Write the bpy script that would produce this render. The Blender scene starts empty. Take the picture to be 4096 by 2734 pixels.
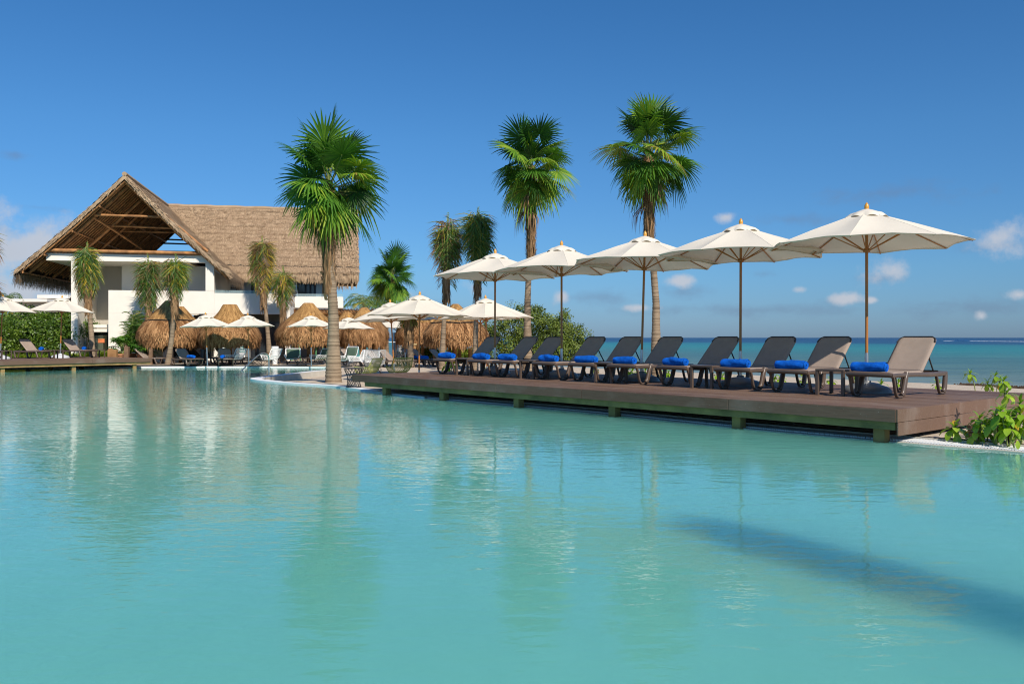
import bpy, math, random
from mathutils import Vector, Matrix, noise, geometry
R = math.radians
# ------------------------------------------------------------------ camera, world, sun, exposure
scn = bpy.context.scene
F = 3413.0; HC = 1.35                      # focal length in photo pixels, eye height above the pool water
camd = bpy.data.cameras.new('camera'); cam = bpy.data.objects.new('camera', camd)
scn.collection.objects.link(cam)
cam.location = (0, 0, HC); cam.rotation_euler = (R(90), 0, 0)
camd.sensor_width = 36; camd.lens = 30.0; camd.shift_y = -17/4096
camd.clip_start = .05; camd.clip_end = 60000
scn.camera = cam
SUN = Vector((.47*.77, -.88*.77, .64)).normalized()
SUN_EL = math.asin(SUN.z); SUN_AZ = math.atan2(SUN.x, SUN.y)
sl = bpy.data.lights.new('sun', 'SUN'); sl.energy = 5.0; sl.angle = R(.55); sl.color = (1.0, .91, .79)
so = bpy.data.objects.new('sun', sl); scn.collection.objects.link(so)
so.rotation_euler = SUN.to_track_quat('Z', 'Y').to_euler()
vs = scn.view_settings
vs.view_transform = 'Standard'; vs.look = 'None'; vs.gamma = 1; vs.exposure = 0.0; vs.use_curve_mapping = False
scn.cycles.max_bounces = 8; scn.cycles.transparent_max_bounces = 12
scn.cycles.filter_width = 1.1
scn.cycles.caustics_reflective = False; scn.cycles.caustics_refractive = False

world = bpy.data.worlds.new("World"); scn.world = world; world.use_nodes = True
wt = world.node_tree; wt.nodes.clear()
def N(t, typ, **k):
    n = t.nodes.new(typ)
    for a, b in k.items(): setattr(n, a, b)
    return n
def setin(t, n, i, v):
    if hasattr(v, 'is_linked') or isinstance(v, bpy.types.NodeSocket): t.links.new(v, n.inputs[i])
    else: n.inputs[i].default_value = v
def M(t, op, a, b=None, c=None, clamp=False):
    n = N(t, 'ShaderNodeMath', operation=op); n.use_clamp = clamp
    setin(t, n, 0, a)
    if b is not None: setin(t, n, 1, b)
    if c is not None: setin(t, n, 2, c)
    return n.outputs[0]
def MIX(t, f, a, b, mode='MIX'):
    n = N(t, 'ShaderNodeMix', data_type='RGBA', blend_type=mode)
    setin(t, n, 0, f); setin(t, n, 6, a); setin(t, n, 7, b)
    return n.outputs[2]
def RAMP(t, f, stops, interp='LINEAR'):
    n = N(t, 'ShaderNodeValToRGB'); n.color_ramp.interpolation = interp
    setin(t, n, 0, f); e = n.color_ramp.elements
    while len(e) < len(stops): e.new(.5)
    for i, (p, c) in enumerate(stops):
        c = c if isinstance(c, tuple) else (c, c, c)
        e[i].position = p; e[i].color = c[:3]+(1,)
    return n.outputs[0]
def MAPR(t, v, a, b, c=0., d=1., smooth=False):
    n = N(t, 'ShaderNodeMapRange'); n.clamp = True
    if smooth: n.interpolation_type = 'SMOOTHSTEP'
    setin(t, n, 0, v); n.inputs[1].default_value = a; n.inputs[2].default_value = b
    n.inputs[3].default_value = c; n.inputs[4].default_value = d
    return n.outputs[0]
def NOISE(t, vec, scale, detail=3, rough=.5, dist=0., out=0):
    n = N(t, 'ShaderNodeTexNoise'); setin(t, n, 0, vec) if vec is not None else None
    n.inputs['Scale'].default_value = scale; n.inputs['Detail'].default_value = detail
    n.inputs['Roughness'].default_value = rough; n.inputs['Distortion'].default_value = dist
    return n.outputs[out]
def VMAP(t, vec, loc=(0,0,0), rot=(0,0,0), sc=(1,1,1)):
    n = N(t, 'ShaderNodeMapping'); setin(t, n, 0, vec)
    n.inputs[1].default_value = loc; n.inputs[2].default_value = rot; n.inputs[3].default_value = sc
    return n.outputs[0]

sky = N(wt, 'ShaderNodeTexSky'); sky.sky_type = 'NISHITA'; sky.sun_disc = False
sky.sun_elevation = SUN_EL; sky.sun_rotation = SUN_AZ
sky.air_density = 1.0; sky.dust_density = .35; sky.ozone_density = 2.5
tc = N(wt, 'ShaderNodeTexCoord'); dvec = tc.outputs['Generated']
sp = N(wt, 'ShaderNodeSeparateXYZ'); wt.links.new(dvec, sp.inputs[0])
az = M(wt, 'ARCTAN2', sp.outputs[0], sp.outputs[1]); el = M(wt, 'ARCSINE', sp.outputs[2])
# the horizon of a tropical sea sky stays blue: the Nishita colour is tinted by elevation
tint = RAMP(wt, MAPR(wt, el, 0, .5), [(0, (.25, .40, .74)), (.15, (.27, .49, .76)), (.45, (.27, .56, .82)), (1, (.20, .55, .84))])
skyc = MIX(wt, 1.0, sky.outputs[0], tint, 'MULTIPLY')
wn = NOISE(wt, dvec, 9, 8, .62); wn2 = NOISE(wt, dvec, 34, 6, .62); wn3 = NOISE(wt, VMAP(wt, dvec, sc=(1, 1, 2.6)), 16, 7, .6)
def blob(px, py, sx, sy):
    u = px-2048; v = 1350-py
    a = math.atan2(u, F); e = math.atan2(v, math.hypot(u, F))
    dx = M(wt, 'DIVIDE', M(wt, 'SUBTRACT', az, a), sx/F); dy = M(wt, 'DIVIDE', M(wt, 'SUBTRACT', el, e), sy/F)
    return M(wt, 'SUBTRACT', 1.0, M(wt, 'SQRT', M(wt, 'ADD', M(wt, 'MULTIPLY', dx, dx), M(wt, 'MULTIPLY', dy, dy))))
def clouds(lst, k, lo, hi, n1):
    m = None
    for b in lst:
        x = blob(*b); m = x if m is None else M(wt, 'MAXIMUM', m, x)
    m = M(wt, 'ADD', m, M(wt, 'MULTIPLY', M(wt, 'SUBTRACT', n1, .5), k))
    return MAPR(wt, m, lo, hi, 0, 1, True)
nmix = M(wt, 'ADD', M(wt, 'MULTIPLY', wn, .5), M(wt, 'MULTIPLY', wn2, .5))
white = clouds([(110, 990, 260, 120), (150, 1150, 330, 100), (-120, 1020, 260, 190), (330, 1120, 150, 90), (560, 1180, 160, 60), (3550, 1085, 95, 78), (3990, 955, 115, 85), (3200, 1160, 50, 22), (2560, 1230, 80, 20), (2250, 1190, 55, 40), (3100, 1010, 60, 18),
                (3380, 1195, 80, 26), (2715, 1125, 80, 32), (4070, 1180, 60, 26), (1555, 1180, 110, 36), (1900, 1150, 70, 45), (2900, 870, 55, 32), (3925, 1262, 30, 28), (3480, 1200, 30, 16)], 3.6, .0, .95, nmix)
grey = clouds([(150, 1120, 420, 190), (60, 1010, 280, 120), (3540, 1110, 110, 40), (3990, 985, 190, 45), (3400, 1205, 150, 28), (2730, 1170, 160, 42), (3170, 880, 260, 40),
               (3760, 1215, 110, 30), (3050, 1095, 150, 30), (2400, 1190, 300, 50), (3000, 1240, 700, 40), (3900, 1230, 500, 60), (160, 830, 130, 22), (1650, 1230, 300, 60),
               (60, 620, 80, 26), (3600, 770, 420, 60)], 3.4, .15, 1.3, M(wt, 'ADD', M(wt, 'MULTIPLY', wn3, .6), M(wt, 'MULTIPLY', wn2, .4)))
c1 = MIX(wt, M(wt, 'MULTIPLY', grey, .42), skyc, (1.25, 1.75, 2.7, 1))
c2 = MIX(wt, M(wt, 'MULTIPLY', white, .85), c1, (4.3, 4.5, 5.0, 1))
bg = N(wt, 'ShaderNodeBackground'); wt.links.new(c2, bg.inputs[0]); bg.inputs[1].default_value = .13
wo = N(wt, 'ShaderNodeOutputWorld'); wt.links.new(bg.outputs[0], wo.inputs[0])

# ------------------------------------------------------------------ photo pixel helpers (real distances go in, real points come out)
def W(px, py, z):                            # ground point seen at a pixel, lying at height z
    Y = F*(HC-z)/(py-1350.0); return Vector(((px-2048)/F*Y, Y, z))
def PX(px, Y): return (px-2048)/F*Y
def PZ(py, Y): return HC+(1350-py)/F*Y

# ------------------------------------------------------------------ mesh builder
class MB:
    def __init__(s): s.v = []; s.f = []; s.a = []
    def add(s, vs, fs, a=.5):
        o = len(s.v); s.v.extend([tuple(x) for x in vs])
        for f in fs: s.f.append([i+o for i in f]); s.a.append(a)
    def box(s, x0, x1, y0, y1, z0, z1, a=.5, m=None):
        vs = [(x, y, z) for x in (x0, x1) for y in (y0, y1) for z in (z0, z1)]
        if m is not None: vs = [m @ Vector(v) for v in vs]
        s.add(vs, [(0, 1, 3, 2), (4, 6, 7, 5), (0, 4, 5, 1), (2, 3, 7, 6), (0, 2, 6, 4), (1, 5, 7, 3)], a)
    def tube(s, pts, rad, n=8, a=.5, caps=True, closed=False, sx=1.0):
        pts = [Vector(p) for p in pts]; k = len(pts)
        if not hasattr(rad, '__len__'): rad = [rad]*k
        o = len(s.v); up = Vector((0, 0, 1)); prev = None
        for i, p in enumerate(pts):
            if closed: d = pts[(i+1) % k]-pts[i-1]
            else: d = pts[min(i+1, k-1)]-pts[max(i-1, 0)]
            d = d.normalized() if d.length > 1e-9 else Vector((0, 0, 1))
            if prev is None:
                x = d.cross(up)
                if x.length < .05: x = d.cross(Vector((0, 1, 0)))
                if abs(d.z) > .95: x = Vector((1, 0, 0)) - d*d.x
            else: x = prev-d*prev.dot(d)
            x.normalize(); prev = x; y = d.cross(x)
            for j in range(n):
                t = 2*math.pi*j/n; q = p+x*(math.cos(t)*rad[i]*sx)+y*(math.sin(t)*rad[i]); s.v.append(tuple(q))
        m = k if closed else k-1
        for i in range(m):
            for j in range(n):
                b = o+((i+1) % k)*n; c = o+i*n
                s.f.append([c+j, c+(j+1) % n, b+(j+1) % n, b+j]); s.a.append(a)
        if caps and not closed:
            s.f.append([o+j for j in range(n)][::-1]); s.a.append(a)
            s.f.append([o+(k-1)*n+j for j in range(n)]); s.a.append(a)
    def lathe(s, prof, n=24, a=.5, c=(0, 0, 0), capb=False, capt=False):
        o = len(s.v)
        for r, z in prof:
            for j in range(n):
                t = 2*math.pi*j/n; s.v.append((c[0]+r*math.cos(t), c[1]+r*math.sin(t), c[2]+z))
        for i in range(len(prof)-1):
            for j in range(n):
                s.f.append([o+i*n+j, o+i*n+(j+1) % n, o+(i+1)*n+(j+1) % n, o+(i+1)*n+j]); s.a.append(a)
        if capb: s.f.append([o+j for j in range(n)][::-1]); s.a.append(a)
        if capt: s.f.append([o+(len(prof)-1)*n+j for j in range(n)]); s.a.append(a)
    def sweep(s, path, w, h, yc=0., a=.5, n=12, p=3.2):
        """superelliptic bar following a path of (x, z) in a vertical plane; w across, h in plane"""
        k = len(path)
        w = w if hasattr(w, '__len__') else [w]*k; h = h if hasattr(h, '__len__') else [h]*k
        o = len(s.v)
        for i, (x, z) in enumerate(path):
            x0, z0 = path[max(i-1, 0)]; x1, z1 = path[min(i+1, k-1)]
            d = Vector((x1-x0, z1-z0)); d.normalize(); nx, nz = -d.y, d.x
            for j in range(n):
                t = 2*math.pi*(j+.5)/n; c, q = math.cos(t), math.sin(t)
                cc = math.copysign(abs(c)**(2/p), c); qq = math.copysign(abs(q)**(2/p), q)
                s.v.append((x+nx*qq*h[i]/2, yc+cc*w[i]/2, z+nz*qq*h[i]/2))
        for i in range(k-1):
            for j in range(n):
                s.f.append([o+i*n+j, o+i*n+(j+1) % n, o+(i+1)*n+(j+1) % n, o+(i+1)*n+j]); s.a.append(a)
        s.f.append([o+j for j in range(n)][::-1]); s.a.append(a)
        s.f.append([o+(k-1)*n+j for j in range(n)]); s.a.append(a)
    def grid(s, fn, nu, nv, a=.5, closeu=False):
        o = len(s.v); cu = nu if closeu else nu+1
        for j in range(nv+1):
            for i in range(cu): s.v.append(tuple(fn(i/nu, j/nv)))
        for j in range(nv):
            for i in range(nu):
                s.f.append([o+j*cu+i, o+j*cu+(i+1) % cu, o+(j+1)*cu+(i+1) % cu, o+(j+1)*cu+i]); s.a.append(a)
    def build(s, name, mat, parent=None, smooth=True, ang=38, loc=None, solid=0):
        me = bpy.data.meshes.new(name); me.from_pydata(s.v, [], s.f)
        at = me.attributes.new('var', 'FLOAT', 'FACE'); at.data.foreach_set('value', s.a)
        me.materials.append(mat)
        if smooth:
            me.polygons.foreach_set('use_smooth', [True]*len(me.polygons))
            me.set_sharp_from_angle(angle=R(ang))
        me.update()
        o = bpy.data.objects.new(name, me); scn.collection.objects.link(o)
        if parent is not None: o.parent = parent
        if loc is not None: o.location = loc
        if solid:
            md = o.modifiers.new('solid', 'SOLIDIFY'); md.thickness = solid; md.offset = 0
        return o
def bevel(o, w=.006, seg=2):
    m = o.modifiers.new('bevel', 'BEVEL'); m.width = w; m.segments = seg; m.limit_method = 'ANGLE'; return o
def tag(o, label=None, cat=None, group=None, kind=None):
    if label: o['label'] = label
    if cat: o['category'] = cat
    if group: o['group'] = group
    if kind: o['kind'] = kind
    return o
def empty(name, loc=(0, 0, 0), rz=0, label=None, cat=None, group=None, sc=None):
    o = bpy.data.objects.new(name, None); scn.collection.objects.link(o)
    o.location = loc; o.rotation_euler = (0, 0, rz); o.empty_display_size = .2
    if sc: o.scale = sc
    return tag(o, label, cat, group)
def kids(o): return [c for c in scn.collection.objects if c.parent is o]
def copy_tree(o, loc=None, rz=None, label=None, group=None, sc=None):
    def rec(x, par):
        c = x.copy(); scn.collection.objects.link(c); c.parent = par
        for ch in KIDS(x): rec(ch, c)
        return c
    cache = {}
    def KIDS(x):
        if not cache:
            for c in list(scn.collection.objects):
                if c.parent: cache.setdefault(c.parent.name, []).append(c)
        return cache.get(x.name, [])
    KIDS(o)
    c = rec(o, None)
    if loc is not None: c.location = loc
    if rz is not None: c.rotation_euler = (0, 0, rz)
    if label: c['label'] = label
    if group: c['group'] = group
    if sc: c.scale = sc
    return c
def crom(pts, sub=6, closed=False):
    out = []; n = len(pts); pts = [Vector(p) for p in pts]
    rng = range(n if closed else n-1)
    for i in rng:
        if closed: p0, p1, p2, p3 = pts[i-1], pts[i], pts[(i+1) % n], pts[(i+2) % n]
        else: p0, p1, p2, p3 = pts[max(i-1, 0)], pts[i], pts[i+1], pts[min(i+2, n-1)]
        for k in range(sub):
            t = k/sub
            out.append(.5*((2*p1)+(-p0+p2)*t+(2*p0-5*p1+4*p2-p3)*t*t+(-p0+3*p1-3*p2+p3)*t**3))
    if not closed: out.append(pts[-1])
    return out

# ------------------------------------------------------------------ materials
MATS = {}
def newmat(name):
    m = bpy.data.materials.new(name); m.use_nodes = True; t = m.node_tree; t.nodes.clear()
    out = N(t, 'ShaderNodeOutputMaterial'); b = N(t, 'ShaderNodeBsdfPrincipled'); t.links.new(b.outputs[0], out.inputs[0])
    MATS[name] = m
    return m, t, b, out
def c4(c): return tuple(c)+(1,)
def pmat(name, col, rough=.6, var=.15, scale=4, detail=4, bump=0, bscale=60, bstretch=(1, 1, 1), metal=0, spec=.5, col2=None, stretch=(1, 1, 1), coord='Object', trans=0, fvar=0):
    m, t, b, out = newmat(name)
    co = N(t, 'ShaderNodeTexCoord').outputs[coord]
    n = NOISE(t, VMAP(t, co, sc=stretch), scale, detail, .6)
    lo = tuple(x*(1-var) for x in col) if col2 is None else col2
    hi = tuple(min(1, x*(1+var)) for x in col) if col2 is None else col
    f = MAPR(t, n, .3, .7)
    if fvar:
        at = N(t, 'ShaderNodeAttribute', attribute_name='var').outputs['Fac']
        f = M(t, 'ADD', M(t, 'MULTIPLY', f, 1-fvar), M(t, 'MULTIPLY', at, fvar), clamp=True)
    c = MIX(t, f, c4(lo), c4(hi))
    t.links.new(c, b.inputs['Base Color'])
    b.inputs['Roughness'].default_value = rough; b.inputs['Metallic'].default_value = metal
    b.inputs['Specular IOR Level'].default_value = spec
    if bump:
        bn = N(t, 'ShaderNodeBump'); bn.inputs['Strength'].default_value = bump; bn.inputs['Distance'].default_value = .02
        t.links.new(NOISE(t, VMAP(t, co, sc=bstretch), bscale, 4, .6), bn.inputs['Height']); t.links.new(bn.outputs[0], b.inputs['Normal'])
    if trans:
        tr = N(t, 'ShaderNodeBsdfTranslucent'); t.links.new(c, tr.inputs[0])
        mx = N(t, 'ShaderNodeMixShader'); mx.inputs[0].default_value = trans
        t.links.new(b.outputs[0], mx.inputs[1]); t.links.new(tr.outputs[0], mx.inputs[2]); t.links.new(mx.outputs[0], out.inputs[0])
    return m
def leafmat(name, stops, rough=.4, trans=.3, spec=.5, tint=(1.25, 1.3, .6)):
    m, t, b, out = newmat(name)
    at = N(t, 'ShaderNodeAttribute', attribute_name='var').outputs['Fac']
    c = RAMP(t, at, stops)
    co = N(t, 'ShaderNodeTexCoord').outputs['Object']
    c = MIX(t, MAPR(t, NOISE(t, co, 3, 3), .35, .65, 0, .35), c, MIX(t, 1.0, c, (.6, .62, .6, 1), 'MULTIPLY'))
    t.links.new(c, b.inputs['Base Color']); b.inputs['Roughness'].default_value = rough; b.inputs['Specular IOR Level'].default_value = spec
    tr = N(t, 'ShaderNodeBsdfTranslucent'); t.links.new(MIX(t, 1.0, c, c4(tint), 'MULTIPLY'), tr.inputs[0])
    mx = N(t, 'ShaderNodeMixShader'); mx.inputs[0].default_value = trans
    t.links.new(b.outputs[0], mx.inputs[1]); t.links.new(tr.outputs[0], mx.inputs[2]); t.links.new(mx.outputs[0], out.inputs[0])
    return m
m_stucco = pmat('white_stucco', (.83, .78, .69), .85, .035, 1.2, bump=.12, bscale=70, spec=.2)
m_greywall = pmat('warm_grey_stucco', (.46, .43, .375), .9, .04, 1.0, bump=.1, bscale=70, spec=.2)
m_thatch = pmat('dry_thatch', (.56, .41, .265), .95, 0, 2.2, 5, bump=.5, bscale=30, col2=(.24, .155, .09), spec=.1, fvar=.65)
m_hut = pmat('palapa_thatch', (.56, .315, .145), .9, 0, 1.8, 4, bump=.4, bscale=40, col2=(.14, .058, .02), spec=.15, fvar=.7)
m_hutcap = pmat('palapa_cap_thatch', (.54, .31, .115), .9, 0, 1.8, 4, bump=.4, bscale=40, col2=(.19, .095, .033), spec=.15, fvar=.7)
m_pole = pmat('round_timber', (.54, .25, .08), .65, 0, 3, 4, bump=.2, bscale=20, col2=(.19, .085, .03), stretch=(1, 1, 1))
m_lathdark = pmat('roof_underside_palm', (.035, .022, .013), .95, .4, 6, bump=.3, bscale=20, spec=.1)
m_rope = pmat('black_rope', (.02, .018, .016), .9, .2)
m_white = pmat('white_coping', (.86, .86, .86), .6, .04, 3, bump=.05)
m_beige = pmat('beige_plaster', (.55, .51, .43), .85, .1, 2, bump=.15)
m_grate = pmat('white_plastic_grating', (.82, .83, .83), .45, .03)
m_sling = pmat('taupe_mesh_fabric', (.335, .262, .212), .75, .06, 6, bump=.15, bscale=260, spec=.3, trans=.05)
m_frame = pmat('bronze_plastic', (.105, .073, .054), .33, .1, 5, bump=.03, bscale=30, spec=.55)
m_darkfr = pmat('dark_plastic', (.03, .026, .025), .4, .15)
m_towel = pmat('blue_terry', (.004, .13, .62), .95, .25, 9, bump=.9, bscale=170, spec=.15)
m_canvas = pmat('cream_canvas', (.79, .725, .605), .85, .05, 1.1, bump=.06, bscale=8, spec=.15, trans=.13)
m_brass = pmat('varnished_wood', (.42, .16, .035), .35, .2, 6, stretch=(1, 1, .1), bump=.05, spec=.5)
m_finial = pmat('varnished_finial', (.62, .30, .045), .3, .1, 6)
m_steel = pmat('brushed_steel', (.55, .56, .57), .28, .08, 8, metal=.9)
m_base = pmat('grey_resin_base', (.17, .18, .185), .4, .12, 4, bump=.05)
m_basew = pmat('pale_resin_base', (.55, .57, .60), .45, .08, 4)
m_post = pmat('treated_green_timber', (.42, .255, .095), .85, 0, 2.5, 5, bump=.35, bscale=12, bstretch=(1, 1, 6), col2=(.17, .115, .045), stretch=(1, 1, 1))
m_postw = pmat('warm_timber', (.40, .22, .085), .8, 0, 3, 5, bump=.3, bscale=14, bstretch=(6, 6, 1), col2=(.24, .12, .045))
m_log = pmat('weathered_log', (.20, .12, .07), .9, .35, 5, bump=.4, bscale=14, bstretch=(5, 5, 1))
m_palmtrunk = pmat('palm_trunk_bark', (.37, .28, .19), .95, 0, 3, 5, bump=.6, bscale=16, bstretch=(1, 1, 3), col2=(.14, .10, .066), spec=.1, fvar=.55)
m_fibre = pmat('dead_palm_fibre', (.40, .25, .13), .95, 0, 5, 4, bump=.5, bscale=20, bstretch=(4, 4, 1), col2=(.12, .07, .035), spec=.1, fvar=.8)
m_fan = leafmat('fan_palm_leaf', [(0, (.008, .028, .008)), (.3, (.034, .11, .015)), (.6, (.078, .21, .02)), (.8, (.18, .34, .028)), (.93, (.34, .42, .035)), (1, (.38, .27, .06))], .5, .28, .35)
m_coco = leafmat('tied_palm_leaf', [(0, (.20, .10, .045)), (.28, (.34, .21, .09)), (.40, (.055, .115, .02)), (.75, (.07, .18, .026)), (.9, (.19, .26, .03)), (1, (.60, .42, .03))], .45, .25)
m_bushl = leafmat('mangrove_leaf', [(0, (.025, .065, .010)), (.5, (.085, .165, .016)), (.9, (.20, .29, .028)), (1, (.24, .12, .03))], .4, .25)
m_bushr = leafmat('beach_shrub_leaf', [(0, (.07, .115, .018)), (.6, (.17, .235, .035)), (1, (.30, .34, .06))], .5, .25)
m_naup = leafmat('naupaka_leaf', [(0, (.14, .27, .02)), (.6, (.27, .44, .03)), (.93, (.42, .56, .06)), (1, (.55, .36, .03))], .28, .32, .6)
m_ground = leafmat('groundcover_leaf', [(0, (.10, .19, .015)), (.6, (.22, .32, .025)), (1, (.42, .45, .05))], .45, .3)
m_stem = pmat('green_stem', (.22, .26, .07), .6, .2, 5)
m_twig = pmat('woody_twig', (.13, .095, .06), .9, .2, 5)
m_terra = pmat('terracotta', (.50, .235, .115), .75, .12, 4, bump=.1)
m_blackm = pmat('black_metal', (.018, .018, .02), .45, .2)
m_winfr = pmat('dark_window_frame', (.012, .014, .02), .35, .1)
m_paneg = pmat('tinted_glass_pane', (.16, .20, .235), .08, .15, .5, spec=.8)
m_paned = pmat('dark_interior_glass', (.028, .032, .036), .1, .3, .6, spec=.6)
m_int = pmat('grey_interior', (.15, .15, .145), .8, .1, .8)
m_turq = pmat('turquoise_enamel', (.05, .50, .44), .4, .05)
m_limech = pmat('lime_woven_cord', (.36, .40, .11), .6, .1, 20)
m_whitech = pmat('white_woven_cord', (.80, .80, .78), .6, .04, 20)
m_greych = pmat('grey_woven_cord', (.42, .43, .42), .6, .06, 20)
m_cush = pmat('dark_green_cushion', (.085, .13, .085), .85, .08, 3, bump=.1, bscale=100)
m_trafo = pmat('olive_metal_cabinet', (.085, .095, .055), .5, .08, 3)
m_seaweed = pmat('dried_seaweed', (.06, .035, .02), .95, .4, 12, bump=.6)
m_signb = pmat('pale_wood_board', (.60, .45, .22), .7, .1, 5)
m_orange = pmat('orange_sticker', (.70, .20, .06), .6, .1)
m_para = pmat('blue_parasail', (.03, .20, .60), .6, .2)
m_foam = pmat('white_foam', (.85, .88, .9), .9, .05, .4)

def glassmat():
    m, t, b, out = newmat('clear_glass')
    b.inputs['Base Color'].default_value = (.55, .68, .70, 1); b.inputs['Roughness'].default_value = .03; b.inputs['Specular IOR Level'].default_value = .8
    tr = N(t, 'ShaderNodeBsdfTransparent'); tr.inputs[0].default_value = (.86, .93, .93, 1)
    mx = N(t, 'ShaderNodeMixShader'); mx.inputs[0].default_value = .22
    t.links.new(tr.outputs[0], mx.inputs[1]); t.links.new(b.outputs[0], mx.inputs[2]); t.links.new(mx.outputs[0], out.inputs[0]); return m
m_glass = glassmat()

# composite decking: long boards with dark gaps, fine grain and chalky wear
def deckmat(name, groove=True):
    m, t, b, out = newmat(name)
    co = N(t, 'ShaderNodeTexCoord').outputs['Object']
    st = NOISE(t, VMAP(t, co, sc=(1, 14, 14)), 3.2, 6, .65)           # grain runs along the boards (local x)
    blot = NOISE(t, VMAP(t, co, sc=(.7, 2, 1)), 1.7, 5, .6)
    at = N(t, 'ShaderNodeAttribute', attribute_name='var').outputs['Fac']
    c = RAMP(t, M(t, 'ADD', M(t, 'MULTIPLY', st, .6), M(t, 'MULTIPLY', at, .4)), [(.25, (.110, .062, .040)), (.5, (.165, .098, .066)), (.8, (.225, .145, .10))])
    c = MIX(t, MAPR(t, blot, .5, .75, 0, .5), c, (.27, .21, .175, 1))
    c = MIX(t, MAPR(t, NOISE(t, co, 38, 2), .70, .76, 0, .7), c, (.40, .36, .32, 1))
    t.links.new(c, b.inputs['Base Color']); b.inputs['Roughness'].default_value = .62; b.inputs['Specular IOR Level'].default_value = .35
    bn = N(t, 'ShaderNodeBump'); bn.inputs['Strength'].default_value = .25; bn.inputs['Distance'].default_value = .01
    t.links.new(NOISE(t, VMAP(t, co, sc=(1, 30, 30)), 6, 3), bn.inputs['Height']); t.links.new(bn.outputs[0], b.inputs['Normal'])
    return m
m_deck = deckmat('brown_composite_board')

def sandmat():
    m, t, b, out = newmat('beach_sand')
    co = N(t, 'ShaderNodeTexCoord').outputs['Object']
    n1 = NOISE(t, co, .8, 6, .65); n2 = NOISE(t, co, 6, 6, .7)
    c = RAMP(t, M(t, 'ADD', M(t, 'MULTIPLY', n1, .5), M(t, 'MULTIPLY', n2, .5)), [(.3, (.40, .315, .23)), (.5, (.56, .465, .36)), (.75, (.66, .57, .46))])
    t.links.new(c, b.inputs['Base Color']); b.inputs['Roughness'].default_value = .95; b.inputs['Specular IOR Level'].default_value = .1
    bn = N(t, 'ShaderNodeBump'); bn.inputs['Strength'].default_value = .9; bn.inputs['Distance'].default_value = .06
    h = M(t, 'ADD', M(t, 'MULTIPLY', NOISE(t, co, 2.6, 3), .7), M(t, 'MULTIPLY', NOISE(t, co, 11, 5, .7), .45))
    t.links.new(h, bn.inputs['Height']); t.links.new(bn.outputs[0], b.inputs['Normal']); return m
m_sand = sandmat()

def poolmat():
    m, t, b, out = newmat('pool_water')
    g = N(t, 'ShaderNodeNewGeometry').outputs['Position']
    n1 = NOISE(t, g, .10, 3); n2 = NOISE(t, VMAP(t, g, sc=(1, .35, 1)), 2.2, 4, .6)
    c = RAMP(t, M(t, 'ADD', M(t, 'MULTIPLY', n1, .8), M(t, 'MULTIPLY', n2, .2)), [(.3, (.115, .40, .335)), (.5, (.14, .455, .38)), (.75, (.175, .51, .43))])
    # milky body of the water: colour comes back diffusely from within, a little blurred
    t.links.new(c, b.inputs['Base Color']); b.inputs['Roughness'].default_value = .012; b.inputs['IOR'].default_value = 1.36
    b.inputs['Specular IOR Level'].default_value = .5
    b.subsurface_method = 'BURLEY'; b.inputs['Subsurface Weight'].default_value = 1.0; b.inputs['Subsurface Radius'].default_value = (.7, 1.0, 1.0); b.inputs['Subsurface Scale'].default_value = 2.4
    patch = MAPR(t, NOISE(t, VMAP(t, g, loc=(3, 7, 0), sc=(1, .45, 1)), .17, 3, .55), .36, .62, .3, 1.0)
    r1 = NOISE(t, VMAP(t, g, rot=(0, 0, R(6)), sc=(1, 2.5, 1)), 2.5, 1, .4, .5)
    r2 = NOISE(t, VMAP(t, g, rot=(0, 0, R(-9)), sc=(1, 2.1, 1)), 8.5, 1.5, .5, .5)
    r3 = NOISE(t, VMAP(t, g, rot=(0, 0, R(3)), sc=(1, 1.8, 1)), .7, 1, .5)
    h = M(t, 'ADD', M(t, 'ADD', M(t, 'MULTIPLY', r1, .0040), M(t, 'MULTIPLY', M(t, 'MULTIPLY', r2, patch), .0027)), M(t, 'MULTIPLY', r3, .0036))
    bn = N(t, 'ShaderNodeBump'); bn.inputs['Strength'].default_value = 1.0; bn.inputs['Distance'].default_value = 1.0
    t.links.new(h, bn.inputs['Height']); t.links.new(bn.outputs[0], b.inputs['Normal']); return m
m_pool = poolmat()

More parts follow.
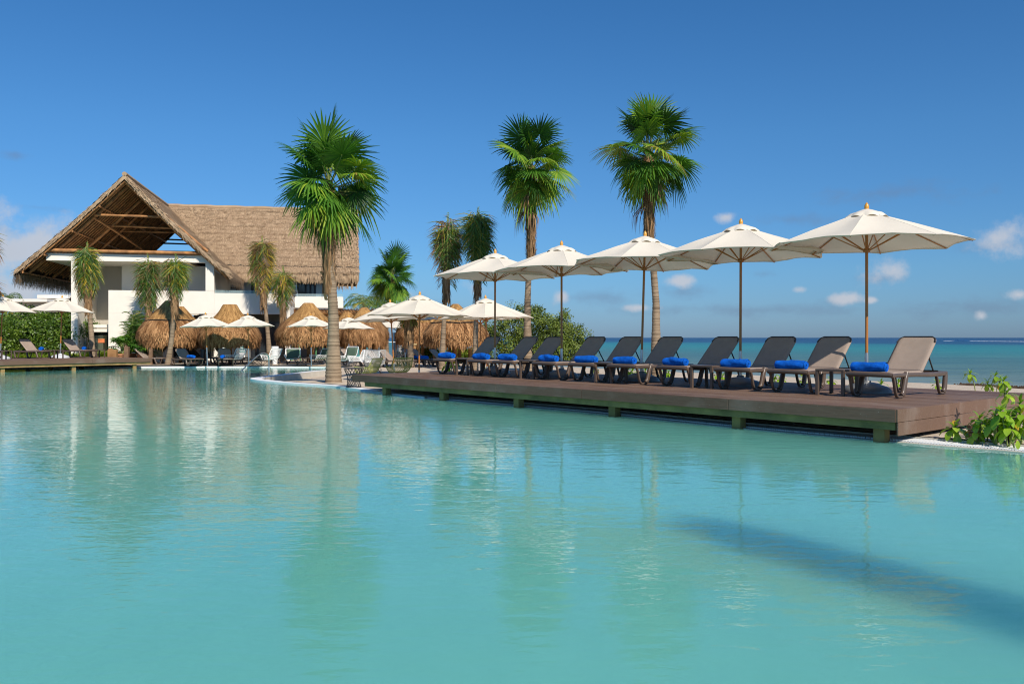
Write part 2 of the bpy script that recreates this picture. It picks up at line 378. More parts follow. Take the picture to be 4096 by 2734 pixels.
def seamat():
    m, t, b, out = newmat('sea_water')
    g = N(t, 'ShaderNodeNewGeometry').outputs['Position']
    s = N(t, 'ShaderNodeSeparateXYZ'); t.links.new(g, s.inputs[0])
    # distance out from the shoreline sets the real depth colour
    d = M(t, 'ADD', M(t, 'MULTIPLY', s.outputs[0], .81), M(t, 'MULTIPLY', s.outputs[1], .58))
    d = M(t, 'SUBTRACT', d, 38.3)
    d = M(t, 'MULTIPLY', d, M(t, 'ADD', .75, M(t, 'MULTIPLY', NOISE(t, VMAP(t, g, sc=(1, 1.2, 1)), .009, 4, .6), .5)))
    l = M(t, 'DIVIDE', M(t, 'LOGARITHM', M(t, 'MAXIMUM', d, 1.0), 10.0), 4.0)
    c = RAMP(t, l, [(.0, (.24, .27, .20)), (.30, (.11, .18, .13)), (.42, (.070, .175, .135)), (.505, (.030, .235, .195)), (.575, (.018, .18, .18)), (.61, (.010, .055, .115)), (.72, (.006, .035, .10)), (1, (.006, .03, .09))])
    streak = NOISE(t, VMAP(t, g, rot=(0, 0, R(-35)), sc=(1, 5, 1)), .05, 5, .65)
    c = MIX(t, MAPR(t, streak, .42, .60, 0, .75), c, MIX(t, 1.0, c, (.55, .68, .80, 1), 'MULTIPLY'))
    t.links.new(c, b.inputs['Base Color']); b.inputs['Roughness'].default_value = .3; b.inputs['Specular IOR Level'].default_value = .14
    h = M(t, 'ADD', M(t, 'MULTIPLY', NOISE(t, VMAP(t, g, rot=(0, 0, R(-35)), sc=(1, 2.2, 1)), .8, 4, .6), .5), M(t, 'MULTIPLY', NOISE(t, VMAP(t, g, rot=(0, 0, R(-30)), sc=(1, 2.5, 1)), .16, 2), 1.2))
    bn = N(t, 'ShaderNodeBump'); bn.inputs['Strength'].default_value = .6; bn.inputs['Distance'].default_value = .5
    t.links.new(h, bn.inputs['Height']); t.links.new(bn.outputs[0], b.inputs['Normal']); return m
m_sea = seamat()
# ------------------------------------------------------------------ the setting: pool, sand, sea
POOL_CTRL = [(3.9, -3.0), (4.2, .6), (6.4, 2.6), (8.0, 5.2), (7.6, 7.9), (6.0, 10.0), (5.15, 10.8), (3.23, 12.94), (1.36, 15.36), (-1.93, 18.96), (-3.38, 21.0), (-4.88, 23.3), (-6.08, 24.45), (-7.3, 25.7),
             (-8.05, 26.7), (-8.45, 27.6), (-8.46, 28.6), (-8.37, 29.9), (-8.0, 33.2), (-7.5, 35.3), (-7.15, 36.2), (-7.25, 37.3), (-8.2, 38.2), (-10, 38.75), (-13, 39.0), (-16.6, 38.8),
             (-18.97, 38.2), (-22, 37.0), (-30, 33), (-36, 25)]
edge = [p.to_2d() for p in crom([(x, y, 0) for x, y in POOL_CTRL], 5)]
pool_poly = [Vector((3.9, -12))]+edge+[Vector((-36, -12))]
SHX, SHY, SNX, SNY = 18.6, 40., .81, .58
def inpoly(p, poly):
    c = False; j = len(poly)-1
    for i in range(len(poly)):
        a, b = poly[i], poly[j]
        if (a.y > p[1]) != (b.y > p[1]) and p[0] < (b.x-a.x)*(p[1]-a.y)/(b.y-a.y)+a.x: c = not c
        j = i
    return c
def sst(x, a, b):
    t = max(0, min(1, (x-a)/(b-a))); return t*t*(3-2*t)
def ground_z(x, y):
    sd = (x-SHX)*SNX+(y-SHY)*SNY
    n = noise.noise(Vector((x*.35, y*.35, 0)))*.05+noise.noise(Vector((x*1.3, y*1.3, 4)))*.018
    z = .05+n*sst(y, 16, 30)+.05*sst(y, 30, 42)
    z -= .02*sst(sd, -22, -17)
    z -= .052*max(0, min(sd, 60)+16)                                 # beach falling to the sea
    # hollow of the sand spit between the two arms of the pool
    k = sst(y, 25.5, 28)*(1-sst(y, 33.5, 36))*(1-sst(x, -7.3, -5.4))
    return z-.24*k
def offs(line, d):
    out = []
    for i, p in enumerate(line):
        t = (line[min(i+1, len(line)-1)]-line[max(i-1, 0)]).normalized(); k = d[i] if hasattr(d, '__len__') else d; out.append(p+Vector((t.y, -t.x))*k)
    return out
ni = min(range(len(edge)), key=lambda i: (edge[i]-Vector((-1.93, 18.96))).length)
hole_poly = [Vector((4.3, -12))]+offs(edge, [.42 if i < ni else .29 for i in range(len(edge))])+[Vector((-36.3, -12))]
def build_ground():
    pool_poly = hole_poly
    vs = []; ed = []
    inner = (-40, 26, -12, 62); rnd = random.Random(3)
    box = [(-700, -40), (260, -40), (260, 900), (-700, 900)]
    vs += [Vector(b) for b in box]; ed += [(0, 1), (1, 2), (2, 3), (3, 0)]
    o = len(vs); vs += [p.copy() for p in pool_poly]; n = len(pool_poly)
    ed += [(o+i, o+(i+1) % n) for i in range(n)]
    x = -40.
    while x < 30:
        y = 4.
        while y < 64:
            p = Vector((x+rnd.uniform(-.1, .1), y+rnd.uniform(-.1, .1)))
            if not inpoly(p, pool_poly) and (p.x > -16 or y > 34): vs.append(p)
            y += .42
        x += .42
    for i in range(2600):
        r = 40*(1.0025**i); a = rnd.uniform(0, 2*math.pi); p = Vector((-5+r*math.cos(a), 30+r*math.sin(a)))
        if -690 < p.x < 250 and -35 < p.y < 890 and not (-40 < p.x < 30 and 4 < p.y < 64) and not inpoly(p, pool_poly): vs.append(p)
    res = geometry.delaunay_2d_cdt(vs, ed, [], 0, 1e-5)
    ov, of = res[0], res[2]
    V = [(p.x, p.y, ground_z(p.x, p.y)) for p in ov]; Fc = []
    for f in of:
        c = sum((ov[i] for i in f), Vector((0, 0)))/len(f)
        if not inpoly(c, pool_poly): Fc.append(list(f))
    b = MB(); b.add(V, Fc); g = b.build('sand_ground', m_sand, ang=180); tag(g, kind='structure'); return g
build_ground()
def flat_poly(name, poly, z, mat, kind='structure'):
    b = MB(); tri = geometry.tessellate_polygon([[Vector((p.x, p.y, 0)) for p in poly]])
    b.add([(p.x, p.y, z) for p in poly], [list(t) for t in tri]); o = b.build(name, mat, smooth=False); tag(o, kind=kind); return o
flat_poly('pool_water', pool_poly, 0.0, m_pool)
b = MB(); sea = [(-60, 30), (30, -60), (400, -300), (40000, -20000), (40000, 50000), (-40000, 50000), (-3000, 1500), (-60, 110)]
b.add([(x, y, -.72) for x, y in sea], [list(t) for t in geometry.tessellate_polygon([[Vector((x, y, 0)) for x, y in sea]])])
tag(b.build('sea', m_sea, smooth=False), kind='structure')

def band(mb, line, d0, d1, z0, z1, a=.5):
    A, B = offs(line, d0), offs(line, d1); o = len(mb.v)
    for p, q in zip(A, B): mb.v += [(p.x, p.y, z0), (p.x, p.y, z1), (q.x, q.y, z1), (q.x, q.y, z0)]
    for i in range(len(line)-1):
        for j in range(4):
            mb.f.append([o+i*4+j, o+i*4+4+j, o+i*4+4+(j+1) % 4, o+i*4+(j+1) % 4]); mb.a.append(a)
gutter, cope = edge[:ni+1], edge[ni:]
cp = empty('pool_coping', (0, 0, 0), label='smooth white coping rim curving round the far pool edge and the sand spit', cat='pool edge')
b = MB(); band(b, cope, -.015, .34, -.5, .04); b.build('rim', m_white, cp, ang=50)
sp0 = [p for p in edge if p.y > 27.0 and p.y < 35.8 and p.x > -8.6 and p.x < -7.2]
b = MB(); band(b, sp0, .345, .43, -.5, .045); b.build('inner_wall', m_beige, cp, ang=50)
gt = empty('pool_gutter', (0, 0, 0), label='white slatted overflow grating along the pool edge under the long deck', cat='pool gutter')
b = MB(); band(b, gutter, -.03, .05, -.5, .012); band(b, gutter, .39, .50, -.5, .05); band(b, gutter, .05, .39, -.5, -.03); b.build('channel', m_beige, gt, ang=50)
b = MB(); L = 0; step = .036; acc = 0
for i in range(len(gutter)-1):
    p, q = gutter[i], gutter[i+1]; seg = (q-p).length; t = (q-p)/seg if seg > 0 else Vector((1, 0)); nn = Vector((t.y, -t.x))
    while acc < seg:
        c = p+t*acc
        if c.y > 6:
            m = Matrix(((nn.x, t.x, 0, c.x), (nn.y, t.y, 0, c.y), (0, 0, 1, 0), (0, 0, 0, 1)))
            b.box(.052, .388, -.0125, .0125, -.01, .03, .5, m)
        acc += step
    acc -= seg
b.build('grating', m_grate, gt, smooth=False)

# ------------------------------------------------------------------ the long deck on the right
DC = Vector((4.84, 10.74)); ED = Vector((.76, .65)).normalized(); EL = Vector((-.65, .76)).normalized()   # depth axis, leftward axis
DZ = .45
def dk(s, t, z=0): p = DC+EL*s+ED*t; return Vector((p.x, p.y, z))
def make_deck(name, origin, ex, ey, Ls, D, label, posts, side_low=True, seams=(), bow=.0):
    """local x runs along the front edge, local y into the deck, z up; origin at the front corner at water level"""
    t = empty(name, (origin.x, origin.y, 0), label=label, cat='deck')
    m = Matrix(((ex.x, ey.x, 0), (ex.y, ey.y, 0), (0, 0, 1)))
    t.rotation_euler = m.to_euler() if m.determinant() > 0 else (0, 0, 0)
    return t, m
def deck_geo(root, flip, Ls, D, posts, seams, lowside, backposts, frontdrop=.168):
    f = -1 if flip else 1                              # local x runs to -x when flipped
    X = lambda x: f*x
    rnd = random.Random(7)
    b = MB(); y = 0.0; bw = .139
    while y < D-.02:
        cuts = [0.0]+sorted(rnd.uniform(2, Ls-2) for _ in range(2))+[Ls]
        for i in range(3):
            x0, x1 = sorted((X(cuts[i]+(.003 if i else 0)), X(cuts[i+1])))
            b.box(x0, x1, y+.002, min(y+bw-.004, D), DZ-.026, DZ, rnd.random())
        y += bw
    b.build('decking', m_deck, root, smooth=False)
    b = MB(); ss = [0.0]+list(seams)+[Ls]
    for i in range(len(ss)-1):
        x0, x1 = sorted((X(ss[i]+.003), X(ss[i+1]-.003))); b.box(x0, x1, -.024, -.001, DZ-frontdrop, DZ-.004, rnd.uniform(.2, .6))
    bevel(b.build('front_fascia', m_deck, root, smooth=False), .004)
    b = MB()
    for z0, z1, e in ((DZ-.164, DZ-.003, 0), (DZ-.335, DZ-.169, .006)):
        x0, x1 = sorted((X(-.026), X(-.002)))
        b.box(x0, x1, -.022 if z0 > .2 else -.005, D, z0, z1, .45+e)
        if not lowside: break
    bevel(b.build('side_fascia', m_deck, root, smooth=False), .004)
    b = MB(); x0, x1 = sorted((X(Ls+.002), X(Ls+.026))); b.box(x0, x1, -.022, D, DZ-.168, DZ-.003, .3)
    b.box(*sorted((X(0), X(Ls))), D+.002, D+.026, DZ-.168, DZ-.003, .4)
    bevel(b.build('end_fascia', m_deck, root, smooth=False), .004)
    b = MB(); b.box(*sorted((X(.03), X(Ls-.5))), .03, .075, DZ-.27, DZ-.03, .5)
    b.build('front_joist', m_post, root, smooth=False)
    b = MB(); x = .6
    while x < Ls-.1: b.box(*sorted((X(x), X(x+.045))), .08, D-.05, DZ-.20, DZ-.03, .5); x += .62
    b.build('cross_joists', m_post, root, smooth=False)
    for s in posts:
        b = MB(); w = .075; b.box(X(s)-w, X(s)+w, .10, .25, -.7, DZ-.03, rnd.random()); bevel(b.build('post', m_post if s > .5 else m_post, root, smooth=False), .008)
    for s, tt in backposts:
        b = MB(); b.box(X(s)-.07, X(s)+.07, tt, tt+.14, -.3, DZ-.03, rnd.random()); bevel(b.build('post', m_post, root, smooth=False), .008)
deck = empty('pool_deck', (DC.x, DC.y, 0), rz=math.atan2(ED.y, ED.x)-math.pi/2, label='long low brown plank deck carrying the front row of loungers', cat='deck')
# in this frame local y = ED, local x = rightwards, so leftward distances are negative x
deck_geo(deck, True, 13.45, 4.75, [.28, 2.45, 4.95, 7.45, 9.9, 12.2], [2.5, 5.55, 7.9, 10.3], True,
         [(s, 1.9) for s in (2.5, 5, 7.5, 9.9, 12.2)]+[(s, 4.4) for s in (.3, 2.5, 5, 7.5, 9.9, 12.2)])
for p in [o for o in scn.collection.objects if o.parent is deck and o.name.startswith('post')][:1]: p.data.materials[0] = m_postw  # sunlit look of the corner post put into its warmer colour

# left deck
D2 = Vector((-15.95, 37.75)); E2 = Vector((.62, .785)).normalized()
N2 = Vector((-E2.y, E2.x))
deck2 = empty('pool_deck', (D2.x, D2.y, 0), rz=math.atan2(N2.y, N2.x)-math.pi/2, label='smaller brown plank deck over the water at the left edge of the pool', cat='deck')
deck_geo(deck2, True, 13.0, 4.9, [.7, 3.3, 6.0, 8.7, 11.3], [2.6, 6.4, 9.6], False, [(s, 2.2) for s in (.6, 2, 3.3, 6)]+[(s, 4.4) for s in (.4, 3.3, 6)])
E2L = -E2
def dk2(s, t, z=0): p = D2+E2L*s+N2*t; return Vector((p.x, p.y, z))

# ------------------------------------------------------------------ sun loungers
def arc2(cx, cz, r, a0, a1, n=5): return [(cx+r*math.cos(R(a0+(a1-a0)*i/n)), cz+r*math.sin(R(a0+(a1-a0)*i/n))) for i in range(n+1)]
def make_lounger(loc, rz, label, group, back=46, shade=False):
    """x: foot (0) to head (1.95)"""
    t = empty('sun_lounger', loc, rz, label, 'sun lounger', group)
    b = MB()
    for sy in (-1, 1):
        b.sweep([(.02, .342), (.3, .345), (.8, .338), (1.3, .325), (1.88, .33)], .05, [.06, .062, .066, .075, .075], sy*.335, n=12)
        for i in range(0): pass
    # rounded foot bar, head bar
    b.tube([(.035, -.345, .345), (.022, -.30, .352), (.015, 0, .354), (.022, .30, .352), (.035, .345, .345)], .037, 12)
    b.tube([(1.87, -.33, .335), (1.89, 0, .335), (1.87, .33, .335)], .033, 10)
    for x in (.55, 1.1, 1.5): b.box(x-.02, x+.02, -.31, .31, .30, .325)
    b.build('frame', m_frame, t)
    for k, (x0, sg) in enumerate(((0, 1), (0, -1), (1, 1), (1, -1))):
        b = MB(); y = sg*.335
        if x0 == 0:
            thin = crom([(.03, 0, .348), (.065, 0, .33), (.10, 0, .26), (.145, 0, .11), (.185, 0, .045), (.235, 0, .024)], 4)
            thick = crom([(.335, 0, .04), (.385, 0, .075), (.425, 0, .17), (.462, 0, .28), (.49, 0, .345), (.50, 0, .385)], 4)
            bot = [(.20, .026), (.26, .022), (.33, .024), (.385, .035)]
        else:
            thin = crom([(1.50, 0, .32), (1.535, 0, .27), (1.585, 0, .13), (1.63, 0, .045), (1.675, 0, .024)], 4)
            thick = crom([(1.755, 0, .035), (1.80, 0, .07), (1.825, 0, .15), (1.842, 0, .25), (1.85, 0, .31), (1.842, 0, .345)], 4)
            bot = [(1.65, .026), (1.70, .022), (1.76, .024), (1.80, .032)]
        n = len(thin); b.sweep([(p.x, p.z) for p in thin], .048, [.042-.006*i/n for i in range(n)], y, n=12)
        b.sweep(bot, .055, .036, y, n=12)
        n = len(thick); prof = [.045+.045*math.sin(math.pi*min(1, .25+.75*i/n))**.8 for i in range(n)]
        b.sweep([(p.x, p.z) for p in thick], [.062+.012*math.sin(math.pi*i/n) for i in range(n)], prof, y, n=14, p=2.3)
        b.build('leg', m_frame, t)
    # seat sling, slightly slack, wrapping the rails
    b = MB()
    def seat(u, v):
        y = (u*2-1)*.315; x = .05+v*1.08; e = abs(u*2-1)
        z = .382-.012*math.sin(math.pi*u)*math.sin(math.pi*v)-(.03*max(0, (e-.86)/.14)**2)
        return (x, y, z)
    b.grid(seat, 14, 12); b.build('seat', m_sling, t, solid=.018, ang=60)
    # backrest with clipped top corners
    a = R(back); L = .76; hx, hz = 1.10, .385
    b = MB()
    def bk(u, v):
        w = .305; r = .12; d = v*L
        if d > L-r: w = .305-(1-math.cos(math.asin(min(1, (d-(L-r))/r))))*.085
        y = (u*2-1)*w; e = abs(u*2-1)
        nrm = -.014*math.sin(math.pi*u)*math.sin(math.pi*v)-.018*max(0, (e-.84)/.16)**2-.022*max(0, (v-.95)/.05)
        return (hx+d*math.cos(a)-nrm*math.sin(a)*-1*-1, y, hz+d*math.sin(a)+nrm*math.cos(a))
    b.grid(bk, 14, 22); br = b.build('backrest', m_sling, t, solid=.022, ang=60)
    b = MB(); tx, tz = hx+(L-.01)*math.cos(a), hz+(L-.01)*math.sin(a)
    b.tube([(tx-.12*math.cos(a), -.30, tz-.12*math.sin(a)), (tx-.03*math.cos(a), -.275, tz-.03*math.sin(a)), (tx+.006, -.22, tz+.006), (tx+.006, .22, tz+.006), (tx-.03*math.cos(a), .275, tz-.03*math.sin(a)), (tx-.12*math.cos(a), .30, tz-.12*math.sin(a))], .014, 8)
    b.build('back_frame', m_darkfr, br)
    b = MB(); mx, mz = hx+.42*math.cos(a)+.012, hz+.42*math.sin(a)-.02
    for y in (-.25, .25): b.tube([(mx, y, mz), (mx+.11*math.sin(a), y, mz-.12), (1.62, y, .36)], .013, 6)
    b.tube([(1.60, -.33, .375), (1.60, .33, .375)], .013, 6)
    b.build('back_support', m_darkfr, t)
    return t
def set_on(p, z): return (p.x, p.y, z)
rz1 = math.atan2(ED.y, ED.x)
GRP1 = 'sun loungers in the front row on the long deck'
cent = [1.18, 2.55, 3.62, 4.92, 6.1, 7.2, 8.27, 9.63, 10.6, 11.95]
lab1 = ['nearest sun lounger, its whole taupe backrest in sunlight, at the right end of the deck',
        'dark backed sun lounger with sunlit lower corner, just left of the nearest lounger',
        'third sun lounger from the right on the long deck, left of the second one',
        'sun lounger right behind the second umbrella pole from the right',
        'fifth sun lounger from the right end of the long deck',
        'sun lounger whose back is crossed by the leaning middle umbrella pole',
        'seventh sun lounger from the right on the long deck, its back against the open sea',
        'third sun lounger from the left end, beside the second umbrella pole from the left',
        'second sun lounger from the left end of the long deck, in front of the shrubs',
        'last sun lounger at the far left end of the long deck']
L0 = None; jr = random.Random(5); LOUNG = []
for i, s in enumerate(cent):
    p = dk(s, 1.60+jr.uniform(-.05, .05)); z = DZ+.001
    if L0 is None: L0 = make_lounger((p.x, p.y, z), rz1, lab1[0], GRP1, 44); o = L0
    else: o = copy_tree(L0, (p.x, p.y, z), rz1+jr.uniform(-.045, .045), lab1[i], GRP1)
    LOUNG.append(o)

# towels
def make_towel(loc, rz, label, group, seed):
    r = random.Random(seed); b = MB(); Lt = .50; n = 96; rings = 26; turns = 3.1
    def rad(th): return .018+.062*(th/(turns*2*math.pi))
    k0, k1 = r.uniform(-.1, .1), r.uniform(-.1, .1)
    # solid outer roll with folds
    def fn(u, v):
        th = u*2*math.pi; y = (v-.5)*Lt
        rr = .078*(1+.05*math.sin(3*th+v*5+k0*30)+.035*math.sin(9*v+2*th))*(1-.10*abs(v*2-1)**6)
        rr += .006*noise.noise(Vector((math.cos(th)*2+seed, v*7, math.sin(th)*2)))
        d = v+.28*math.sin(th*.5+k1*20)                               # diagonal flap
        rr += .013*(1 if .30+k0 < d < .62+k0 else 0)*max(0, math.sin(th+.4+k1*8))
        rr *= 1+.10*k1*(v-.5)*4
        return (rr*math.cos(th)*1.04, y, .074+rr*math.sin(th)*.94)
    b.grid(fn, 30, rings, closeu=True)
    for v in (0, 1):                                                # rolled ends as a spiral
        y = (v-.5)*Lt
        pts = []
        for i in range(64):
            th = i/63*turns*2*math.pi; q = rad(th)*.9; pts.append((q*math.cos(th), y+(.012 if v else -.012)*(1-i/90), .074+q*math.sin(th)*.92))
        b.tube(pts, .0105, 5, closed=False)
        b.add([(0, y, .074)]+[(.066*math.cos(t*math.pi/8), y, .074+.062*math.sin(t*math.pi/8)) for t in range(16)], [[0, 1+j, 1+(j+1) % 16] for j in range(16)])
    o = b.build('rolled_towel', m_towel, loc=loc, ang=70); o.rotation_euler = (0, 0, rz)
    return tag(o, label, 'towel', group)
ord1 = ['nearest lounger at the right end of the deck', 'second lounger from the right', 'third lounger from the right', 'fourth lounger from the right', 'fifth lounger from the right',
        'fifth lounger from the left on the long deck', 'fourth lounger from the left on the long deck', 'third lounger from the left on the long deck', 'second lounger from the left on the long deck', 'leftmost lounger of the long deck']
for i, s in enumerate(cent):
    p = dk(s+jr.uniform(-.02, .06)+.03, 1.60+.20)
    make_towel((p.x, p.y, DZ+.385), rz1+jr.uniform(-.08, .08), 'rolled blue towel on the '+ord1[i], 'rolled blue towels on the loungers', i+1)

# side tables on the decks
def make_table(loc, rz, label, group):
    t = empty('side_table', loc, rz, label, 'side table', group)
    b = MB(); b.box(-.24, .24, -.24, .24, .375, .41); bevel(b.build('table_top', m_frame, t, smooth=False), .008)
    for x in (-.215, .215):
        for y in (-.215, .215):
            b = MB(); b.box(x-.024, x+.024, y-.024, y+.024, 0, .374); bevel(b.build('leg', m_frame, t, smooth=False), .004)
    return t
tl = ['low brown side table left of the nearest sun lounger', 'low brown side table between the third and fourth loungers from the right', 'low brown side table between the fifth and sixth loungers from the right',
      'low brown side table between the third and fourth loungers from the left', 'low brown side table between the two leftmost loungers of the long deck']
T0 = None
for i, s in enumerate([1.84, 4.28, 6.66, 8.95, 11.3]):
    p = dk(s+.02, 1.95)
    if T0 is None: T0 = make_table((p.x, p.y, DZ+.001), rz1, tl[0], 'side tables between the loungers')
    else: copy_tree(T0, (p.x, p.y, DZ+.001), rz1, tl[i])

# ------------------------------------------------------------------ umbrellas
def make_umbrella(loc, rz, label, group, Rr=1.56, H=3.05, drop=.54, base=True, tilt=(0, 0), seed=0, sleeve=.55, n=8, sagk=1.0):
    t = empty('market_umbrella', loc, rz, label, 'umbrella', group)
    r = random.Random(seed); ap = H-.10; rim = ap-drop
    t.rotation_euler = (tilt[0], tilt[1], rz)
    b = MB(); b.tube([(0, 0, sleeve), (0, 0, H-.06)], .024, 12); b.build('pole', m_brass, t)
    b = MB(); b.tube([(0, 0, .02), (0, 0, sleeve+.10)], .029, 12); b.build('pole_sleeve', m_steel, t)
    if base:
        b = MB(); b.lathe([(.0, .20), (.06, .20), (.07, .17), (.12, .165), (.19, .15), (.22, .13), (.32, .10), (.37, .06), (.385, .02), (.385, 0)], 32)
        b.build('base', m_base if base == 1 else m_basew, t)
    # canopy: eight taut panels between ribs, rim scalloped a little, underside visible
    b = MB(); nu = 6; nv = 12; V = []; o = 0
    def P(k, u, v):
        a0 = 2*math.pi*k/n; a1 = 2*math.pi*(k+1)/n; rr = .12+(Rr-.12)*v
        p0 = Vector((rr*math.cos(a0), rr*math.sin(a0))); p1 = Vector((rr*math.cos(a1), rr*math.sin(a1)))
        q = p0.lerp(p1, u); bow = math.sin(math.pi*u)
        z = ap-.02-(drop-.02)*(v**1.06)-.045*sagk*bow*math.sin(math.pi*min(v, .97))*(.6+.5*v)+.035*bow*max(0, v-.9)/.1
        q *= 1-.018*bow*v
        z += .022*noise.noise(Vector((q.x*1.6+seed, q.y*1.6, 1)))+.010*noise.noise(Vector((q.x*5+seed, q.y*5, 3)))*bow
        return (q.x, q.y, z)
    for k in range(n): b.grid(lambda u, v: P(k, u, v), nu, nv)
    b.grid(lambda u, v: (lambda p: (p[0]*(1-.02*v), p[1]*(1-.02*v), p[2]-v*(.014+.006*math.sin(u*n*6.283*1.5+seed))))(P(int(u*n-1e-9), u*n-int(u*n-1e-9), 1.0)), n*nu, 1)
    cn = b.build('canopy', m_canvas, t, ang=14)
    # seams: slim raised stitching strip on each rib line
    b = MB()
    for k in range(n):
        a = 2*math.pi*k/n; pts = [P(k, 0, v/8) for v in range(9)]
        b.tube([(p[0], p[1], p[2]-.001) for p in pts], .0045, 5)
    b.build('seam', m_canvas, cn)
    # vent cap with wavy valance
    b = MB()
    def cap(u, v):
        th = u*2*math.pi; w = abs(math.sin(n*th/2)); rr = .03+v*.315
        z = ap+.055-.125*v**1.2-(.0 if v < .7 else (v-.7)/.3*.055)+(w*.05*max(0, v-.55)/.45)
        rr *= 1-.03*w*v
        return (rr*math.cos(th), rr*math.sin(th), z)
    b.grid(cap, n*10, 8, closeu=True); b.build('vent_cap', m_canvas, t, ang=60)
    b = MB(); b.lathe([(.028, H-.08), (.032, H-.05), (.038, H-.02), (.036, H+.01), (.02, H+.045), (.004, H+.065)], 16, capb=True); b.build('finial', m_finial, t)
    b = MB(); b.lathe([(.03, ap-.66), (.055, ap-.65), (.055, ap-.60), (.03, ap-.58)], 12); b.lathe([(.03, ap-.10), (.06, ap-.09), (.06, ap-.04), (.03, ap-.03)], 12); b.build('hub', m_brass, t)
    for k in range(n):
        a = 2*math.pi*k/n; c, s = math.cos(a), math.sin(a)
        f = lambda rr, v: (c*rr, s*rr, ap-.045-(drop-.02)*(v**1.06))
        b = MB(); pts = []
        for v in (0.0, .25, .5, .75, .97): rr = .12+(Rr-.12)*v; pts.append(f(rr, v))
        pts[0] = (c*.05, s*.05, ap-.06); b.tube(pts, .011, 5); rb = b.build('rib', m_brass, t)
        b = MB(); v = .42; rr = .12+(Rr-.12)*v; e = f(rr, v); b.tube([(c*.05, s*.05, ap-.62), (e[0], e[1], e[2]-.015)], .010, 5); b.build('strut', m_brass, rb)
    return t
ul = ['nearest cream umbrella, largest canopy at the right of the deck', 'second cream umbrella from the right on the deck, against open sky', 'middle cream umbrella of the deck row, its pole leaning beside the ringed palm trunk',
      'fourth cream umbrella from the right on the long deck', 'farthest cream umbrella on the long deck, a tear in its left side']
G3 = 'cream umbrellas standing along the long deck'
for i, (s, tl_) in enumerate([(1.84, (0, 0)), (4.27, (0, .004)), (6.68, (0, .032)), (9.05, (0, 0)), (11.45, (0, .003))]):
    p = dk(s, 2.86)
    make_umbrella((p.x, p.y, DZ+.002), R([14, 5, 20, 2, 12][i]), ul[i], G3, tilt=tl_, seed=i, Rr=[1.58, 1.57, 1.55, 1.55, 1.55][i])

# free-standing umbrellas on the sand
G4 = 'cream umbrellas on the sand beyond the deck'
def usand(finx, finy, Y, Rr, basepx, label, **k):
    x = PX(finx, Y); H = PZ(finy, Y)-.06; bx = PX(basepx, Y); tilt = math.atan2(x-bx, H)
    make_umbrella((bx, Y, .06), 0, label, k.pop('g', G4), Rr=Rr, H=H, tilt=(0, tilt), **k)
usand(1679, 1173, 24.8, 1.55, 1676, 'broad cream umbrella just left of the deck loungers, finial in front of the thatch', base=0, seed=11, drop=.56, sleeve=.25)
usand(1560, 1203, 29.4, 1.5, 1578, 'cream umbrella half hidden behind the broad one, its pole leaning left', base=0, seed=12, drop=.55, sleeve=.3)
usand(1613, 1222, 37.0, 1.5, 1623, 'farther cream umbrella peeking out under the two overlapping ones', base=0, seed=13, drop=.55, sleeve=.55)
usand(1590, 1268, 46.0, 1.5, 1583, 'small distant cream umbrella low behind the overlapping umbrellas', base=0, seed=14, drop=.5)
usand(1942, 1187, 26.5, 1.48, 1949, 'cream umbrella in front of the right hand thatched hut and two palm trunks', base=0, seed=15, drop=.58, sleeve=.3)
usand(1921, 1212, 30.5, 1.1, 1923, 'cream umbrella almost hidden behind the one beside the right palm trunks', base=0, seed=16, drop=.5)
G5 = 'cream umbrellas along the far pool edge'
usand(1243, 1258, 38.3, 1.10, 1246, 'far umbrella with a palm shadow on its canopy, left of the big palm trunk', base=0, seed=17, drop=.44, sleeve=.75, g=G5)
usand(822, 1254, 38.6, 1.21, 830, 'leftmost far umbrella in front of the two joined thatched huts', base=0, seed=18, drop=.50, sleeve=.75, g=G5)
usand(991, 1256, 38.8, 1.21, 996, 'far umbrella in front of the tall thatched hut, left of the steel handrail', base=0, seed=19, drop=.48, sleeve=.7, g=G5)
usand(1395, 1265, 39.5, 1.20, 1396, 'far umbrella directly right of the big palm trunk', base=0, seed=20, drop=.48, sleeve=.9, g=G5)
# left deck: two umbrellas, loungers, tables
def on_deck2(px, Y): return PX(px, Y)
for (px, py, Y, tp, lb) in ((249, 1186, 38.0, 241, 'cream umbrella on the left deck, near the white column'), (12, 1181, 36.2, 1, 'cream umbrella cut by the left edge of the photograph')):
    H = PZ(py, Y)-DZ; x = PX(px, Y); bx = PX(tp, Y)
    make_umbrella((bx, Y, DZ+.002), 0, lb, 'cream umbrellas on the left deck', Rr=1.42, H=H, drop=.58, base=2, tilt=(0, math.atan2(x-bx, H)), seed=30+px)
rz2 = math.atan2(-N2.y, -N2.x)+math.pi     # foot towards the pool, head away from it
GL = 'sun loungers on the left deck'
lx = []
for i, (px, Y, lb) in enumerate(((200, 36.6, 'sun lounger with taupe back on the left deck, before the dense green hedge'), (370, 38.1, 'sun lounger on the left deck beside the palm and the white column'), (-15, 35.0, 'sun lounger at the very left edge of the photograph'))):
    o = copy_tree(L0, (PX(px, Y), Y, DZ+.001), rz2+R(18), lb, GL, sc=(.92, .92, .92)); lx.append(o)
for i, (px, Y, lb) in enumerate(((166, 36.75, 'rolled blue towel on the lounger before the green hedge'), (337, 38.25, 'rolled blue towel on the left deck lounger beside the palm'))):
    make_towel((PX(px, Y), Y, DZ+.355), rz2+R(60), lb, 'rolled blue towels on the left deck', 20+i)
for px, Y, lb in ((224, 36.9, 'side table between the two left deck loungers'), (16, 35.2, 'side table under the leftmost umbrella'), (392, 38.6, 'side table at the right end of the left deck')):
    copy_tree(T0, (PX(px, Y), Y, DZ+.001), rz2+.15, lb, 'side tables on the left deck', sc=(.9, .9, .9))
